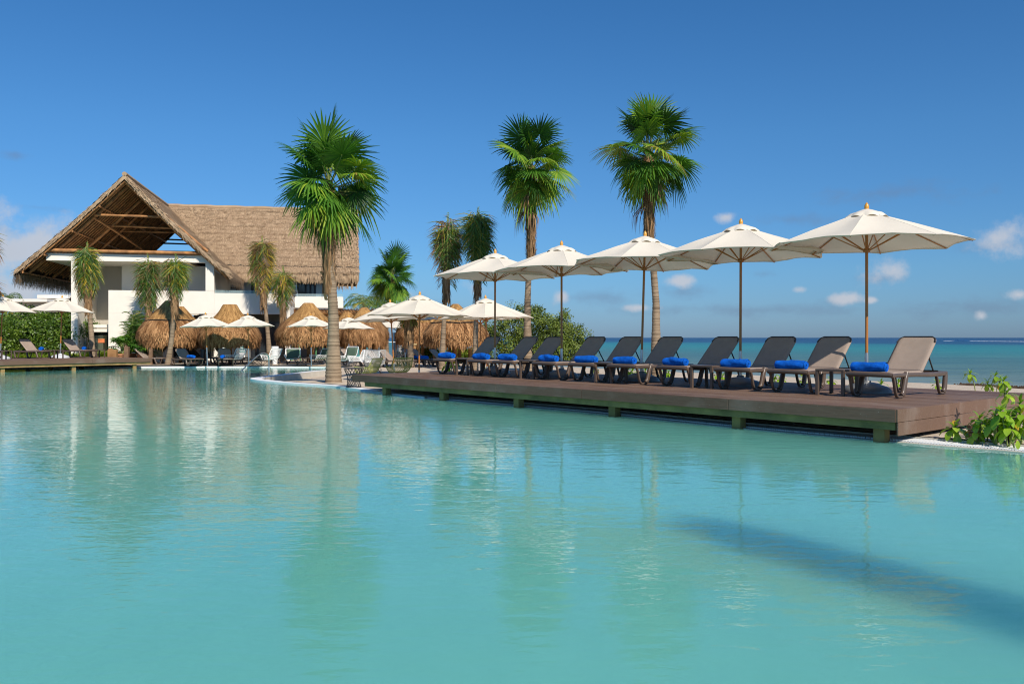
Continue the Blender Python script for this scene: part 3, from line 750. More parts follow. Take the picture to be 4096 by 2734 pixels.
# ------------------------------------------------------------------ the thatched clubhouse
B0 = Vector((-19.9, 44.0)); BA = math.atan2(.19, .98)
bld = empty('thatched_clubhouse', (B0.x, B0.y, 0), rz=BA, label='two storey white clubhouse with open gable and steep thatched roofs', cat='building')
def BL(px, py, yl):
    """photo pixel -> (x, z) on the clubhouse plane local y = yl"""
    u = (px-2048)/F; w = (1350-py)/F; c, s = math.cos(BA), math.sin(BA)
    # world point k*(u,1,w); local y = -s*(X-B0x)+c*(Y-B0y)
    k = (yl-s*B0.x+c*B0.y)/(-s*u+c)
    X, Y = k*u-B0.x, k-B0.y
    return c*X+s*Y, HC+k*w
def r1(x, y, yl): return BL(x*.574, 650+y*.574, yl)
def r4z(x, y, yl): return BL(850+x*.2554, 1050+y*.2554, yl)
AP = 9.69; HW = 5.15; SL = 1.0
HWW = 4.55; YR = 10.3                                   # ridge line of the wing
XE = BL(1436, 1090, YR-HW)[0]               # right end of the wing
def strands(mb, fn, rows, per, ln, wd, lift, rnd, hang=0.0):
    """fn(u, v) -> point, normal, downhill; thatch tufts lie in rows"""
    for r in range(rows):
        for k in range(per):
            u = rnd.random(); v = (r+.3*rnd.random()**2)/rows
            res = fn(u, v)
            if res is None: continue
            p, n, d = res; t = n.cross(d); l = ln*rnd.uniform(.6, 1.3); w = wd*rnd.uniform(.6, 1.3)
            dd = (d+t*rnd.uniform(-.22, .22)).normalized(); q = p+dd*l+n*lift*rnd.uniform(.2, 1.3)-Vector((0, 0, hang*l*rnd.random()))
            s = t*w*.5; a = rnd.random()
            mb.add([p-s, p+s, q+s*.35, q-s*.35], [(0, 1, 2, 3)], a)
rnd = random.Random(11)
th = MB()
sl2 = 1/math.sqrt(2)
def roofz(d, x=0): return AP-d*(AP-4.72)/HW-.12*math.sin(math.pi*d/HW)
ANG = math.atan((AP-4.72)/HW)
def slab(mb, P0, P1, top, inner, nx, ny, dirn, trim=None):
    pass
def roof_side(mb, fn, nu, nv, thick=.17):
    """fn(u, v) outer surface, v=0 ridge, 1 eave; closed slab"""
    def nz(p): return .05*noise.noise(Vector((p[0]*1.1, p[1]*1.1, p[2]*1.3)))
    def top(u, v):
        p = fn(u, v); k = math.exp(-((1-v)/.035)**2)*.10; return (p[0], p[1], p[2]+nz(p)-k+.06*((v*17) % 1.0))
    mb.grid(top, nu, nv, .45)
    mb.grid(lambda u, v: (lambda p: (p[0], p[1], p[2]-thick*1.35))(fn(u, v)), nu, 4, .3)
    for uu in (0, 1): mb.grid(lambda u, v: (lambda p: (p[0], p[1], (p[2]+nz(p)) if u == 0 else p[2]-thick*1.35))(fn(uu, v)), 1, nv, .6)
    mb.grid(lambda u, v: (lambda p: (p[0], p[1], p[2]-.1-v*(thick*1.35-.1)))(fn(u, 1)), nu, 1, .4)
Y0R = -.35; YB = 16.5
# left slope
fl = lambda u, v: (-v*HW, Y0R+u*(YB-Y0R), roofz(v*HW))
roof_side(th, fl, 60, 56)
# right slope of the gable, stopped at the valley
def fr(u, v):
    d = v*HW; ye = YR-min(d, HWW); return (d, Y0R+u*(ye-Y0R), roofz(d))
roof_side(th, fr, 36, 56)
# wing front slope
def fw(u, v):
    d = v*HWW; x0 = d; return (x0+u*(XE-x0), YR-d, roofz(d))
roof_side(th, fw, 80, 60)
# wing back slope
def fb(u, v): d = v*HWW; return (d+u*(XE-d), YR+d, roofz(d))
roof_side(th, fb, 20, 12)
def frb(u, v):
    d = v*HW; return (d, YR+d+u*(YB-YR-d), roofz(d)-.03)
roof_side(th, frb, 10, 12)
o = th.build('thatched_roof', m_thatch, bld, ang=40)
th = MB()
def tuft(fn, dn):
    def g(u, v):
        p = Vector(fn(u, min(v, 1))); h, w = dn; n = Vector((h[0]*math.sin(ANG), h[1]*math.sin(ANG), math.cos(ANG))); d = Vector((h[0]*math.cos(ANG), h[1]*math.cos(ANG), -math.sin(ANG)))
        p.z += .02; return p, n, d
    return g
strands(th, tuft(fw, ((0, -1), 0)), 17, 900, .40, .045, .085, rnd)
strands(th, tuft(fr, ((1, 0), 0)), 26, 130, .34, .05, .08, rnd)
strands(th, tuft(fl, ((-1, 0), 0)), 16, 20, .34, .05, .08, rnd)
# gable edges and eaves: shaggy ends
for i in range(900):
    v = rnd.random(); sgn = rnd.choice((-1, 1)); d = v*HW; x = sgn*d; p = Vector((x, Y0R+rnd.uniform(0, .08), roofz(d)+rnd.uniform(-.20, .04)))
    q = p+Vector((sgn*rnd.uniform(.1, .3), rnd.uniform(-.14, .02), -rnd.uniform(.12, .34))); w = Vector((rnd.uniform(.01, .03), 0, rnd.uniform(.0, .03)))
    th.add([p-w, p+w, q+w*.4, q-w*.4], [(0, 1, 2, 3)], rnd.random())
def eave(fn, num, ln, hdir, spread=.3):
    for i in range(num):
        u = rnd.random(); p = Vector(fn(u, 1.0)); p.z += rnd.uniform(-.24, .02); p += Vector((hdir[0], hdir[1], 0))*rnd.uniform(-.22, .05)
        l = ln*rnd.uniform(.5, 1.2); q = p+Vector((hdir[0]*rnd.uniform(-.1, spread)*l, hdir[1]*rnd.uniform(-.1, spread)*l, -l))+Vector((-hdir[1], hdir[0], 0))*rnd.uniform(-.12, .12)*l
        w = Vector((-hdir[1], hdir[0], 0))*rnd.uniform(.012, .03); th.add([p-w, p+w, q+w*.3, q-w*.3], [(0, 1, 2, 3)], rnd.random())
eave(fw, 2600, .42, (0, -1)); eave(fr, 700, .42, (1, 0)); eave(fl, 3200, .62, (-1, 0)); eave(fb, 300, .4, (0, 1))
for i in range(700):                                   # right hand verge of the wing
    d = rnd.random()*HWW; p = Vector((XE+rnd.uniform(-.05, .02), YR-d, roofz(d)+rnd.uniform(-.42, .03))); q = p+Vector((rnd.uniform(-.02, .13), rnd.uniform(-.1, 0), -rnd.uniform(.1, .34)))
    w = Vector((0, rnd.uniform(.01, .03), 0)); th.add([p-w, p+w, q+w*.3, q-w*.3], [(0, 1, 2, 3)], rnd.random())
th.build('thatch_fringe', m_thatch, o, smooth=False)
b = MB(); pts = []                                  # tie rope over the wing thatch
for i in range(60):
    u = i/59; p = Vector(fw(u, .915)); p.z += .045+.03*math.sin(i*1.3)*rnd.random(); p.y -= .03; pts.append(p)
b.tube(pts, .028, 5); b.build('tie_rope', m_rope, o)
b = MB(); b.tube([(-.02+(XE+.02)*i/20, YR, AP+.02+.02*math.sin(i*2.1)) for i in range(21)], .13, 8); b.tube([(0, Y0R+(YR-Y0R)*i/10, AP+.03) for i in range(11)], .12, 8)
b.build('ridge_cap', m_thatch, o)
# underside: dark palm lining, rafters, purlins, tie beams
b = MB()
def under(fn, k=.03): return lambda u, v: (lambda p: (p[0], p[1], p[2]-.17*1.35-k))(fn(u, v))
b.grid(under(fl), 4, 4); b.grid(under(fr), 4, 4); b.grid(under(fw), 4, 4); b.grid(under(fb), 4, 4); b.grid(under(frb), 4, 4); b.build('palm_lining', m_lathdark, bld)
rz_in = lambda d: roofz(d)-.23-.075
y = Y0R+.12; k = 0
while y < YB-.3:
    b = MB()
    big = k % 9 == 2; r_ = .085 if big else rnd.uniform(.045, .06)
    pts = [(-d, y+rnd.uniform(-.015, .015), rz_in(d)-(.05 if big else 0)) for d in (0.02, 1.3, 2.6, 3.9, HW-.3-rnd.uniform(0, .25))]
    b.tube(pts, r_, 7)
    dmax = min(HW-.15, YR-y-.2)
    if dmax > .4: b.tube([(dmax*i/4, y+rnd.uniform(-.015, .015), rz_in(dmax*i/4)-(.05 if big else 0)) for i in range(5)], r_, 7)
    b.build('rafter', m_pole, bld); y += .4; k += 1
for d in (1.2, 2.5, 3.8, 4.8):
    b = MB(); b.tube([(-d, Y0R+.1, rz_in(d)-.10), (-d, YB-.5, rz_in(d)-.10)], .05, 6); b.build('purlin', m_pole, bld)
def beam(name, p, q, r_, bend=0.0, m=None):
    b = MB(); p, q = Vector(p), Vector(q); b.tube([p.lerp(q, i/6)+Vector((0, 0, bend*math.sin(math.pi*i/6))) for i in range(7)], [r_*(1+.08*math.sin(i*2)) for i in range(7)], 10); b.build(name, m or m_pole, bld)
zt = r1(900, 625, .0)[1]+.02
def wx(z): return (AP-.62-z)/((AP-4.72)/HW)
beam('tie_beam', (-wx(zt)-.3, -.05, zt+.02), (wx(zt)+.45, -.05, zt-.02), .09)
zc = r1(900, 370, .3)[1]; beam('collar_beam', (-wx(zc)-.15, .3, zc), (wx(zc)+.15, .3, zc-.02), .06)
zc = r1(900, 445, 2.6)[1]; beam('collar_beam', (-wx(zc), 2.6, zc+.02), (wx(zc), 2.6, zc-.04), .06)
zc = r1(900, 480, 4.6)[1]; beam('collar_beam', (-wx(zc), 4.6, zc), (wx(zc), 4.6, zc), .055)
xa, za = r1(590, 345, .1); xb, zb = r1(1000, 612, 5.0); beam('diagonal_brace', (xa, .1, za), (xb, 5.0, zb), .065, .05)
xa, za = r1(880, 130, .2); xb, zb = r1(300, 600, 0.1); beam('principal_rafter', (xa, .05, za-.1), (xb, .05, zb), .08)
xb, zb = r1(1450, 620, 0.1); beam('principal_rafter', (xa, .05, za-.1), (xb, .05, zb), .08)
xa, za = r1(915, 160, 2.0); xb, zb = r1(480, 610, 2.0); beam('principal_rafter', (xa+.3, 2.6, AP-.9), (-wx(zt)+.4, 2.6, zt), .075)
xa, za = r1(1010, 270, 3.0); xb, zb = r1(640, 610, 3.0); beam('diagonal_brace', (xa, 4.2, za), (xb, 4.2, zb), .07)
# lit pole ends along the right verge
for i in range(26):
    d = .5+i*.18; p = Vector((d, Y0R+.02, rz_in(d)+.07)); b = MB() if i == 0 else b
    b.tube([p, p+Vector((0, .5, 0))], .035, 6)
b.build('verge_battens', m_finial, bld)
# walls
YF = .12
zs0, zs1 = r1(900, 690, YF)[1], r1(900, 628, YF)[1]
xl = r1(320, 650, YF)[0]; xr = r1(1492, 650, YF)[0]
b = MB(); xq = 3.75; b.add([(x, y, z) for y in (YF, YF+.3) for x, z in ((xl, zs0), (xr, zs0), (xr, zs0+.05), (xq, zs1-.08), (xl, zs1-.08))], [(0, 1, 2, 3, 4), (9, 8, 7, 6, 5), (0, 5, 6, 1), (1, 6, 7, 2), (2, 7, 8, 3), (3, 8, 9, 4), (4, 9, 5, 0)]); b.box(xl+.001, 3.0, YF+.302, YF+3.9, zs0, zs1-.3); o = b.build('roof_slab', m_stucco, bld, smooth=False); bevel(o, .012)
x0, x1 = r1(495, 800, YF)[0], r1(541, 800, YF)[0]
b = MB(); b.box(x0, x1, YF+.003, YF+3.6, 0, zs0-.002); bevel(b.build('column', m_stucco, bld, smooth=False), .012)
xp0 = r1(755, 1000, YF)[0]; zp = r1(1100, 892, YF)[1]; xc0 = r1(1432, 800, YF)[0]
zbot = BL(1000, 1256, YF)[1]; XS = BL(1161, 1200, YF)[0]
zwing = BL(1000, 1173, YF)[1]
d0, d1 = BL(741, 1300, YF)[0], BL(828, 1300, YF)[0]; d2, d3 = BL(869, 1300, YF)[0], BL(1132, 1300, YF)[0]
b = MB()
b.box(xp0, xr+.002, YF+.002, YF+.35, zbot+.002, zp)                  # parapet under the open loggia
b.box(xr+.004, XS, YF+.002, YF+.35, zbot+.002, zwing)                # parapet of the wing balcony
b.box(xp0, d0, YF+.002, YF+.35, 0, zbot)                             # ground floor wall pieces
b.box(d1, d2, YF+.002, YF+.35, 0, zbot); b.box(d3, XS, YF+.002, YF+.35, 0, zbot)
b.box(xp0, xp0+.3, YF+.352, YF+3.8, 0, zp-.004)
o = b.build('front_wall', m_stucco, bld, smooth=False); bevel(o, .01)
b = MB(); b.box(xc0, xr, YF+.001, YF+.36, zp+.002, zs0-.002); bevel(b.build('column', m_stucco, bld, smooth=False), .012)
# loggia back walls
xg = r1(855, 750, 2.6)[0]
b = MB(); b.box(xg, xr, 2.4, 2.6, zp-1.2, zs0-.002); b.box(xg-.0, xg+.2, 2.602, 3.98, zp-1.2, zs0-.003); b.build('loggia_wall', m_stucco, bld, smooth=False)
b = MB(); b.box(x1, xp0-.003, YF+3.4, YF+3.6, 0, zs0-.003); b.box(xp0+.302, xg+.19, 3.9, 3.98, zp-1.2, zs0-.004); b.build('stair_wall', m_greywall, bld, smooth=False)
# small service bar in the tall niche
xa, z1a = r1(578, 1128, 1.6); xb, _ = r1(752, 1128, 1.6); z0a = r1(600, 1137, 1.6)[1]; z1b, z0b = r1(600, 1158, 1.5)[1], r1(600, 1180, 1.5)[1]
xca = r1(566, 1200, 1.5)[0]; xcb = r1(600, 1200, 1.5)[0]
b = MB(); b.box(xa, xp0-.004, 1.6, 3.3, z0a-.1, z1a); b.box(xca, xp0-.005, 1.45, 1.75, z0b, z1b); b.box(xca, xcb, 1.455, 3.2, 0, z0b-.002); b.box(xa, xa+.25, 1.8, 3.2, z1b+.002, z0a-.11)
bevel(b.build('service_niche', m_stucco, bld, smooth=False), .01)
b = MB(); b.box(xcb+.02, xp0-.01, 2.6, 2.7, 0, z0b-.01); b.build('niche_back', m_int, bld, smooth=False)
xt0, zt1 = r1(665, 1205, 1.5); xt1 = r1(756, 1205, 1.5)[0]
tf = empty('transformer_cabinet', (0, 0, 0), label='olive green utility cabinet with an orange sticker in the white niche', cat='utility cabinet'); tf.matrix_world = bld.matrix_basis
b = MB(); b.box(xt0, xt1-.06, .75, 1.4, .08, zt1-.05); b.box(xt0-.03, xt1-.05, .70, 1.42, zt1-.048, zt1); bevel(b.build('cabinet', m_trafo, tf, smooth=False), .015)
sx, sz = r1(706, 1241, .75); b = MB(); b.box(sx-.16, sx+.16, .735, .748, sz-.10, sz+.10); b.build('sticker', m_orange, tf, smooth=False)
b = MB(); xm = (xt0+xt1-.06)/2; b.box(xm-.008, xm+.008, .742, .749, .1, zt1-.06); b.build('door_seam', m_blackm, tf, smooth=False)
# balcony floor, wing rear wall, windows
YW = 6.6
b = MB(); b.box(xr+.004, XS-.002, YF+.352, YW, zwing-.62, zwing-.42); b.build('balcony_floor', m_greywall, bld, smooth=False)
b = MB(); b.box(xr-.36, xr+.001, YF+.362, YW, zwing-.4, 4.85); b.build('balcony_side_wall', m_greywall, bld, smooth=False)
def w4(px, py): return r4z(px, py, YW)
ztop = 5.5; zfl = zwing-.4
xw_end = w4(1858, 400)[0]
b = MB(); b.box(xr, xw_end, YW+.3, YW+.4, zfl, 6.0); b.build('wing_back_wall', m_int, bld, smooth=False)
spans = [(140, 268, m_paned), (268, 380, m_paneg), (380, 412, m_paned), (412, 620, m_paneg), (632, 900, m_paneg), (905, 1325, m_paneg), (1340, 1455, m_paned), (1462, 1530, m_paned), (1536, 1600, m_paned), (1608, 1735, m_paneg), (1742, 1856, m_paneg)]
for a_, c_, m_ in spans:
    xa = w4(a_, 300)[0]; xb = w4(c_, 300)[0]; wd = .055
    b = MB(); b.box(xa, xa+wd, YW, YW+.08, zfl, ztop); b.box(xb-wd, xb, YW, YW+.08, zfl, ztop); b.box(xa+wd, xb-wd, YW+.001, YW+.08, ztop-wd, ztop); b.box(xa+wd, xb-wd, YW+.001, YW+.08, zfl, zfl+wd)
    if a_ in (140, 268): zz = w4(200, 392)[1]; b.box(xa+wd, xb-wd, YW+.002, YW+.08, zz-.03, zz+.03)
    wf = b.build('window', m_winfr, bld, smooth=False)
    b = MB(); b.box(xa+wd, xb-wd, YW+.03, YW+.05, zfl+wd, ztop-wd); b.build('pane', m_, wf, smooth=False)
# a step ladder standing behind the glass on the balcony
ld = empty('step_ladder', (0, 0, 0), label='grey step ladder standing on the upper balcony', cat='ladder'); ld.matrix_world = bld.matrix_basis
xa = w4(1290, 400)[0]; b = MB()
for s in (-.17, .17): b.tube([(xa+s*1.2, 6.1, zfl+.15), (xa+s*.6, 6.25, zfl+1.5)], .022, 6); b.tube([(xa+s*1.2, 6.45, zfl+.15), (xa+s*.6, 6.25, zfl+1.5)], .022, 6)
b.build('rails', m_steel, ld)
for i in range(5): k = i/5; b = MB(); b.box(xa-.2+.02*i, xa+.2-.02*i, 6.1+.03*i, 6.17+.03*i, zfl+.35+.27*i, zfl+.38+.27*i); b.build('rung', m_steel, ld, smooth=False)
# second balcony section further back at the right end, glass railings
Y2 = 4.3
z2t, z2b = BL(1250, 1186, Y2)[1], BL(1250, 1231, Y2)[1]; x2e = BL(1373, 1200, Y2)[0]
b = MB(); b.box(XS+.003, x2e, Y2, Y2+.3, z2b, z2t); b.box(x2e-.3, x2e, Y2+.302, Y2+4, z2b, z2t-.002); bevel(b.build('rear_parapet', m_stucco, bld, smooth=False), .01)
b = MB(); b.box(XS-.33, XS-.003, YF+.352, Y2+.3, zbot, zwing-.003); b.build('return_wall', m_stucco, bld, smooth=False)
b = MB(); b.box(XS, x2e-.31, Y2+.302, YW, z2b+.02, z2b+.2); b.build('balcony_floor', m_greywall, bld, smooth=False)
zr = BL(1000, 1161, YF+.1)[1]; b = MB(); b.box(xr+.02, XS-.05, YF+.14, YF+.155, zwing, zr); b.build('glass_railing', m_glass, bld, smooth=False)
zr = BL(1300, 1175, Y2+.1)[1]; b = MB(); b.box(XS+.05, x2e-.03, Y2+.12, Y2+.135, z2t, zr); b.build('glass_railing', m_glass, bld, smooth=False)
# ground floor sliding doors
for (xa, xb, n) in ((d0, d1, 2), (d2, d3, 4)):
    for i in range(n):
        p, q = xa+(xb-xa)*i/n, xa+(xb-xa)*(i+1)/n
        b = MB(); b.box(p+.002, p+.05, .75, .82, .1, zbot-.03); b.box(q-.05, q-.002, .75, .82, .1, zbot-.03); b.box(p+.05, q-.05, .751, .82, zbot-.45, zbot-.40); b.box(p+.05, q-.05, .751, .82, .1, .18)
        wf = b.build('glass_door', m_winfr, bld, smooth=False); b = MB(); b.box(p+.05, q-.05, .775, .79, .18, zbot-.45); b.build('pane', m_paned if i != 1 else m_int, wf, smooth=False)
b = MB(); b.box(d0-.1, XS-.35, 3.2, 3.3, 0, zbot+.3); b.build('ground_floor_back', m_int, bld, smooth=False)
for px0, px1 in ((869, 905), (958, 980)):                              # turquoise patterned panels low on the doors
    xa, z1_ = BL(px0, 1382, .7); xb, z0_ = BL(px1, 1418, .7)
    b = MB(); b.box(xa, xb, .70, .72, z0_-.2, z1_); nn = 6
    p_ = b.build('patterned_panel', m_white, bld, smooth=False)
    b = MB()
    for r_ in range(3):
        zb_ = z1_-.06-r_*.12; pts = [(xa+(xb-xa)*i/16, .695, zb_-.035*(i % 2)) for i in range(17)]; b.tube(pts, .022, 4)
    b.build('zigzag_pattern', m_turq, p_)
# rear gable infill with triangular opening
yb = 15.6; hx0, hz0 = r1(1062, 612, yb); hx1, _ = r1(1368, 612, yb); hxa, hza = r1(1215, 490, yb)
b = MB(); zz = zt; w_ = wx(zz-.5)+.6
o_ = [(-w_, yb, zz-.6), (w_, yb, zz-.6), (0, yb, AP-.3)]; h_ = [(hx0, yb, hz0), (hx1, yb, hz0), (hxa, yb, hza)]
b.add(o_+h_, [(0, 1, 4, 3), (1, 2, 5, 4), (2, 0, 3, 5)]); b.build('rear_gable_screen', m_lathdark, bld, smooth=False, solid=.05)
for k in (.38, .6): 
    zz = hza+(hz0-hza)*k; b = MB(); b.tube([(hxa-(hxa-hx0)*k-.1, yb-.1, zz), (hxa+(hx1-hxa)*k+.1, yb-.1, zz-.02)], .06, 6); b.build('rear_bar', m_lathdark, bld)
# pergola of the beach restaurant, right of the clubhouse
pg = empty('restaurant_pergola', (0, 0, 0), label='timber pergola roofed with sticks beside the clubhouse, behind the thatched huts', cat='pergola'); pg.matrix_world = bld.matrix_basis
xa, zz = BL(1166, 1240, 3.6); xb, _ = BL(1520, 1245, 3.6)
b = MB(); b.tube([(xa, 3.5, zz-.12), (xb, 3.5, zz-.12)], .14, 10); b.build('front_beam', m_pole, pg)
b = MB(); b.tube([(xa, 7.5, zz-.12), (xb, 7.5, zz-.12)], .12, 8); b.build('rear_beam', m_pole, pg)
b = MB()
x = xa
while x < xb: b.tube([(x, 3.1+rnd.uniform(-.1, .1), zz+.06+rnd.uniform(-.02, .05)), (x+rnd.uniform(-.05, .05), 8, zz+.07)], .028, 5, rnd.random()); x += .085
b.build('stick_roof', m_log, pg)
b = MB(); x = xa
while x < xb: l = rnd.uniform(.3, .45); b.box(x, x+.035, 3.56, 3.58, zz-.3-l, zz-.28); x += .11
b.build('hanging_slats', m_signb, pg, smooth=False)
for i in range(6): b = MB(); x = xa+.3+(xb-xa-.5)*i/5; b.tube([(x, 3.5, 0), (x, 3.5, zz-.2)], .09, 8); b.build('post', m_postw, pg)
b = MB(); b.box(xa-.2, xa+3.6, 8.2, 8.4, 0, zz+.2); b.build('back_wall', m_int, pg, smooth=False)

# distant low white hotel roofs beyond the hedge
hb = empty('white_hotel_block', (0, 0, 0), label='low white flat roofed hotel building beyond the hedge at far left', cat='building')
def hbx(px0, px1, py0, py1, Y, dep, nm, m=m_stucco):
    b = MB(); b.box(PX(px0, Y), PX(px1, Y), Y, Y+dep, PZ(py1, Y), PZ(py0, Y)); bevel(b.build(nm, m, hb, smooth=False), .02)
hbx(40, 187, 1195, 1207, 70, 8, 'roof_slab'); hbx(58, 184, 1207.5, 1400, 70.8, 7, 'wall', m_greywall)
hbx(148, 272, 1179, 1193, 76, 8, 'roof_slab'); hbx(176, 290, 1193.5, 1400, 77, 7, 'wall', m_greywall)
th2 = empty('distant_thatched_roof', (0, 0, 0), label='small dark thatched roof peeking out left of the white column', cat='building')
b = MB(); Y = 66; cx = PX(330, Y); zz = PZ(1150, Y); 
b.add([(cx, Y, zz), (cx-3.4, Y-1, zz-3.3), (cx+3.4, Y-1, zz-3.3), (cx+3.4, Y+5, zz-3.3), (cx-3.4, Y+5, zz-3.3)], [(0, 1, 2), (0, 2, 3), (0, 3, 4), (0, 4, 1)]); b.build('roof', m_lathdark, th2, smooth=False)
b = MB(); b.box(cx-2.6, cx+2.6, Y, Y+4, 0, zz-3.2); b.build('wall', m_greywall, th2, smooth=False)

# ------------------------------------------------------------------ palapa huts
def make_hut(px, apy, Y, rad, fringey, label, seed, cap=.34, post=True, rope=True, flat=.16, table=True, group='thatched palapa umbrellas by the pool'):
    x = PX(px, Y); za = PZ(apy, Y); zf = PZ(fringey, Y)
    t = empty('palapa', (x, Y, 0), 0, label, 'palapa', group); r = random.Random(seed); Hh = za-zf
    # profile: narrow crown, cone, then a fuller skirt curling in at the bottom
    pr = [(0.02, 1), (flat*.7, 1.0), (flat*1.1, .985), (rad*.36, .80), (rad*.60, .63), (rad*.72, .545)]
    pk = [(rad*.70, .56), (rad*.80, .48), (rad*.92, .36), (rad*.99, .24), (rad*.985, .12), (rad*.93, .03), (rad*.86, -.01)]
    def body(prof, name, m, bump):
        b = MB(); q = crom([(a, 0, z) for a, z in prof], 4); nn = len(q)
        def fn(u, v):
            p = q[min(int(v*(nn-1)+.5), nn-1)]; th_ = u*2*math.pi; k = 1+.03*noise.noise(Vector((math.cos(th_)*2+seed, math.sin(th_)*2, p.z*3)))+.02*math.sin(th_*3+seed)
            return (p.x*math.cos(th_)*k, p.x*math.sin(th_)*k, zf+p.z*Hh)
        b.grid(fn, 48, nn-1, .35, closeu=True)
        # straw
        num = int(1100*rad) if name == 'cap' else int(2300*rad)
        for i in range(num):
            v = r.random()**(.6 if name == 'cap' else .9)*.97; th_ = r.uniform(0, 2*math.pi); idx = v*(nn-1); i0 = int(idx); i1 = min(i0+1, nn-1); p = q[i0].lerp(q[i1], idx-i0)
            k = 1+.03*noise.noise(Vector((math.cos(th_)*2+seed, math.sin(th_)*2, p.z*3)))+.02*math.sin(th_*3+seed)
            c, s = math.cos(th_), math.sin(th_); P = Vector((p.x*c*k, p.x*s*k, zf+p.z*Hh)); v2 = min(.999, v+.14); idx = v2*(nn-1); i0 = int(idx); p2 = q[i0].lerp(q[min(i0+1, nn-1)], idx-i0)
            th2_ = th_+r.uniform(-.13, .13)/max(.3, p2.x); off = r.uniform(.0, .12 if name != 'cap' else .035)
            Q = Vector(((p2.x*k+off)*math.cos(th2_), (p2.x*k+off)*math.sin(th2_), zf+p2.z*Hh-r.uniform(0, .05)))
            w = Vector((-s, c, 0))*r.uniform(.012, .034); P += Vector((c, s, .3))*.012
            b.add([P-w, P+w, Q+w*.4, Q-w*.4], [(0, 1, 2, 3)], min(1, max(0, .5+1.5*noise.noise(Vector((th_*11+seed, P.z*1.2, 0)))+r.uniform(-.4, .4))))
        return b.build(name, m, t, ang=60)
    sk = body(pk, 'skirt', m_hut, 1)
    cp_ = body(pr, 'cap', m_hutcap, 1)
    b = MB()
    for i in range(int(1500*rad)):                       # ragged hanging ends
        th_ = r.uniform(0, 2*math.pi); c, s = math.cos(th_), math.sin(th_); rr = rad*r.uniform(.84, 1.0); l = r.uniform(.08, .34)*(1+1.1*noise.noise(Vector((c*5+seed, s*5, 0))))
        P = Vector((rr*c, rr*s, zf+Hh*r.uniform(.0, .14))); Q = P+Vector((c*r.uniform(-.12, .08), s*r.uniform(-.12, .08), -l)); w = Vector((-s, c, 0))*r.uniform(.010, .028)
        b.add([P-w, P+w, Q+w*.3, Q-w*.3], [(0, 1, 2, 3)], r.random())
    b.build('ragged_fringe', m_hut, sk, smooth=False)
    if rope:
        b = MB(); b.tube([((rad*.775)*math.cos(a*math.pi/20), (rad*.775)*math.sin(a*math.pi/20), zf+Hh*.535+-.02+.045*abs(math.sin(a*.45+seed))) for a in range(40)], .024, 5, closed=True); b.build('rope', m_rope, cp_)
    b = MB(); b.tube([(0, 0, -.1), (.01, 0, .8), (0, 0, zf+Hh*.8)], [.10, .09, .08], 10); b.build('post', m_pole, t)
    if table:
        b = MB(); b.lathe([(.0, .96), (.40, .96), (.42, .94), (.42, .90), (.40, .88), (.09, .88)], 20); b.build('ledge_table', m_log, t)
    return t
make_hut(675, 1203, 41.6, 1.44, 1372, 'left hut of the joined pair with a black rope, shaded by a palm', 1)
make_hut(722, 1226, 43.0, 1.30, 1374, 'right hut of the joined pair, behind the palm trunk', 2, rope=True)
make_hut(920, 1218, 41.5, 1.44, 1376, 'tall golden capped thatched hut behind two umbrellas', 3, flat=.30, rope=False)
make_hut(1234, 1212, 42.0, 1.55, 1370, 'thatched hut left of the big palm trunk, behind the shaded umbrella', 4, flat=.22, rope=False)
make_hut(1389, 1248, 44.5, 1.25, 1368, 'thatched hut with a knob on top just right of the big palm trunk', 5, rope=False)
make_hut(1457, 1230, 43.5, 1.25, 1368, 'thatched hut between the knobbed one and the broad umbrella', 6, rope=False)
make_hut(1690, 1225, 45.5, 1.45, 1370, 'thatched hut mostly hidden behind the broad umbrella', 7, rope=False)
make_hut(1822, 1216, 42.5, 1.62, 1376, 'right hand thatched hut with its peak showing between two umbrellas', 8)

# ------------------------------------------------------------------ palms
def trunk_mesh(t, pts, rads, name='trunk', rings=.10, rough=.10, seed=0, m=None):
    b = MB(); c = crom(pts, 14); L = 0; V = []; rr = []
    for i, p in enumerate(c):
        if i: L += (p-c[i-1]).length
        u = i/(len(c)-1); j = u*(len(rads)-1); k = int(j); k2 = min(k+1, len(rads)-1); r_ = rads[k]+(rads[k2]-rads[k])*(j-k)
        ph = (L/rings) % 1.0; rr.append(r_*(1+rough*(ph-.4)+.03*noise.noise(Vector((seed, L*3, 0)))))
    n = 16; o = 0
    b.tube(c, rr, n)
    rr_ = random.Random(seed)
    row = {}
    for fi in range(len(b.f)):
        k = fi//n; b.a[fi] = min(1, max(0, row.setdefault(k, rr_.choice((.0, .35, .75, .9, 1.0)))+rr_.uniform(-.15, .15)))
    return b.build(name, m or m_palmtrunk, t, ang=50)
def dense(pts, step):
    out = []
    for a, b_ in zip(pts, pts[1:]):
        a, b_ = Vector(a), Vector(b_); n = max(1, int((b_-a).length/step)); out += [a.lerp(b_, i/n) for i in range(n)]
    return out+[Vector(pts[-1])]
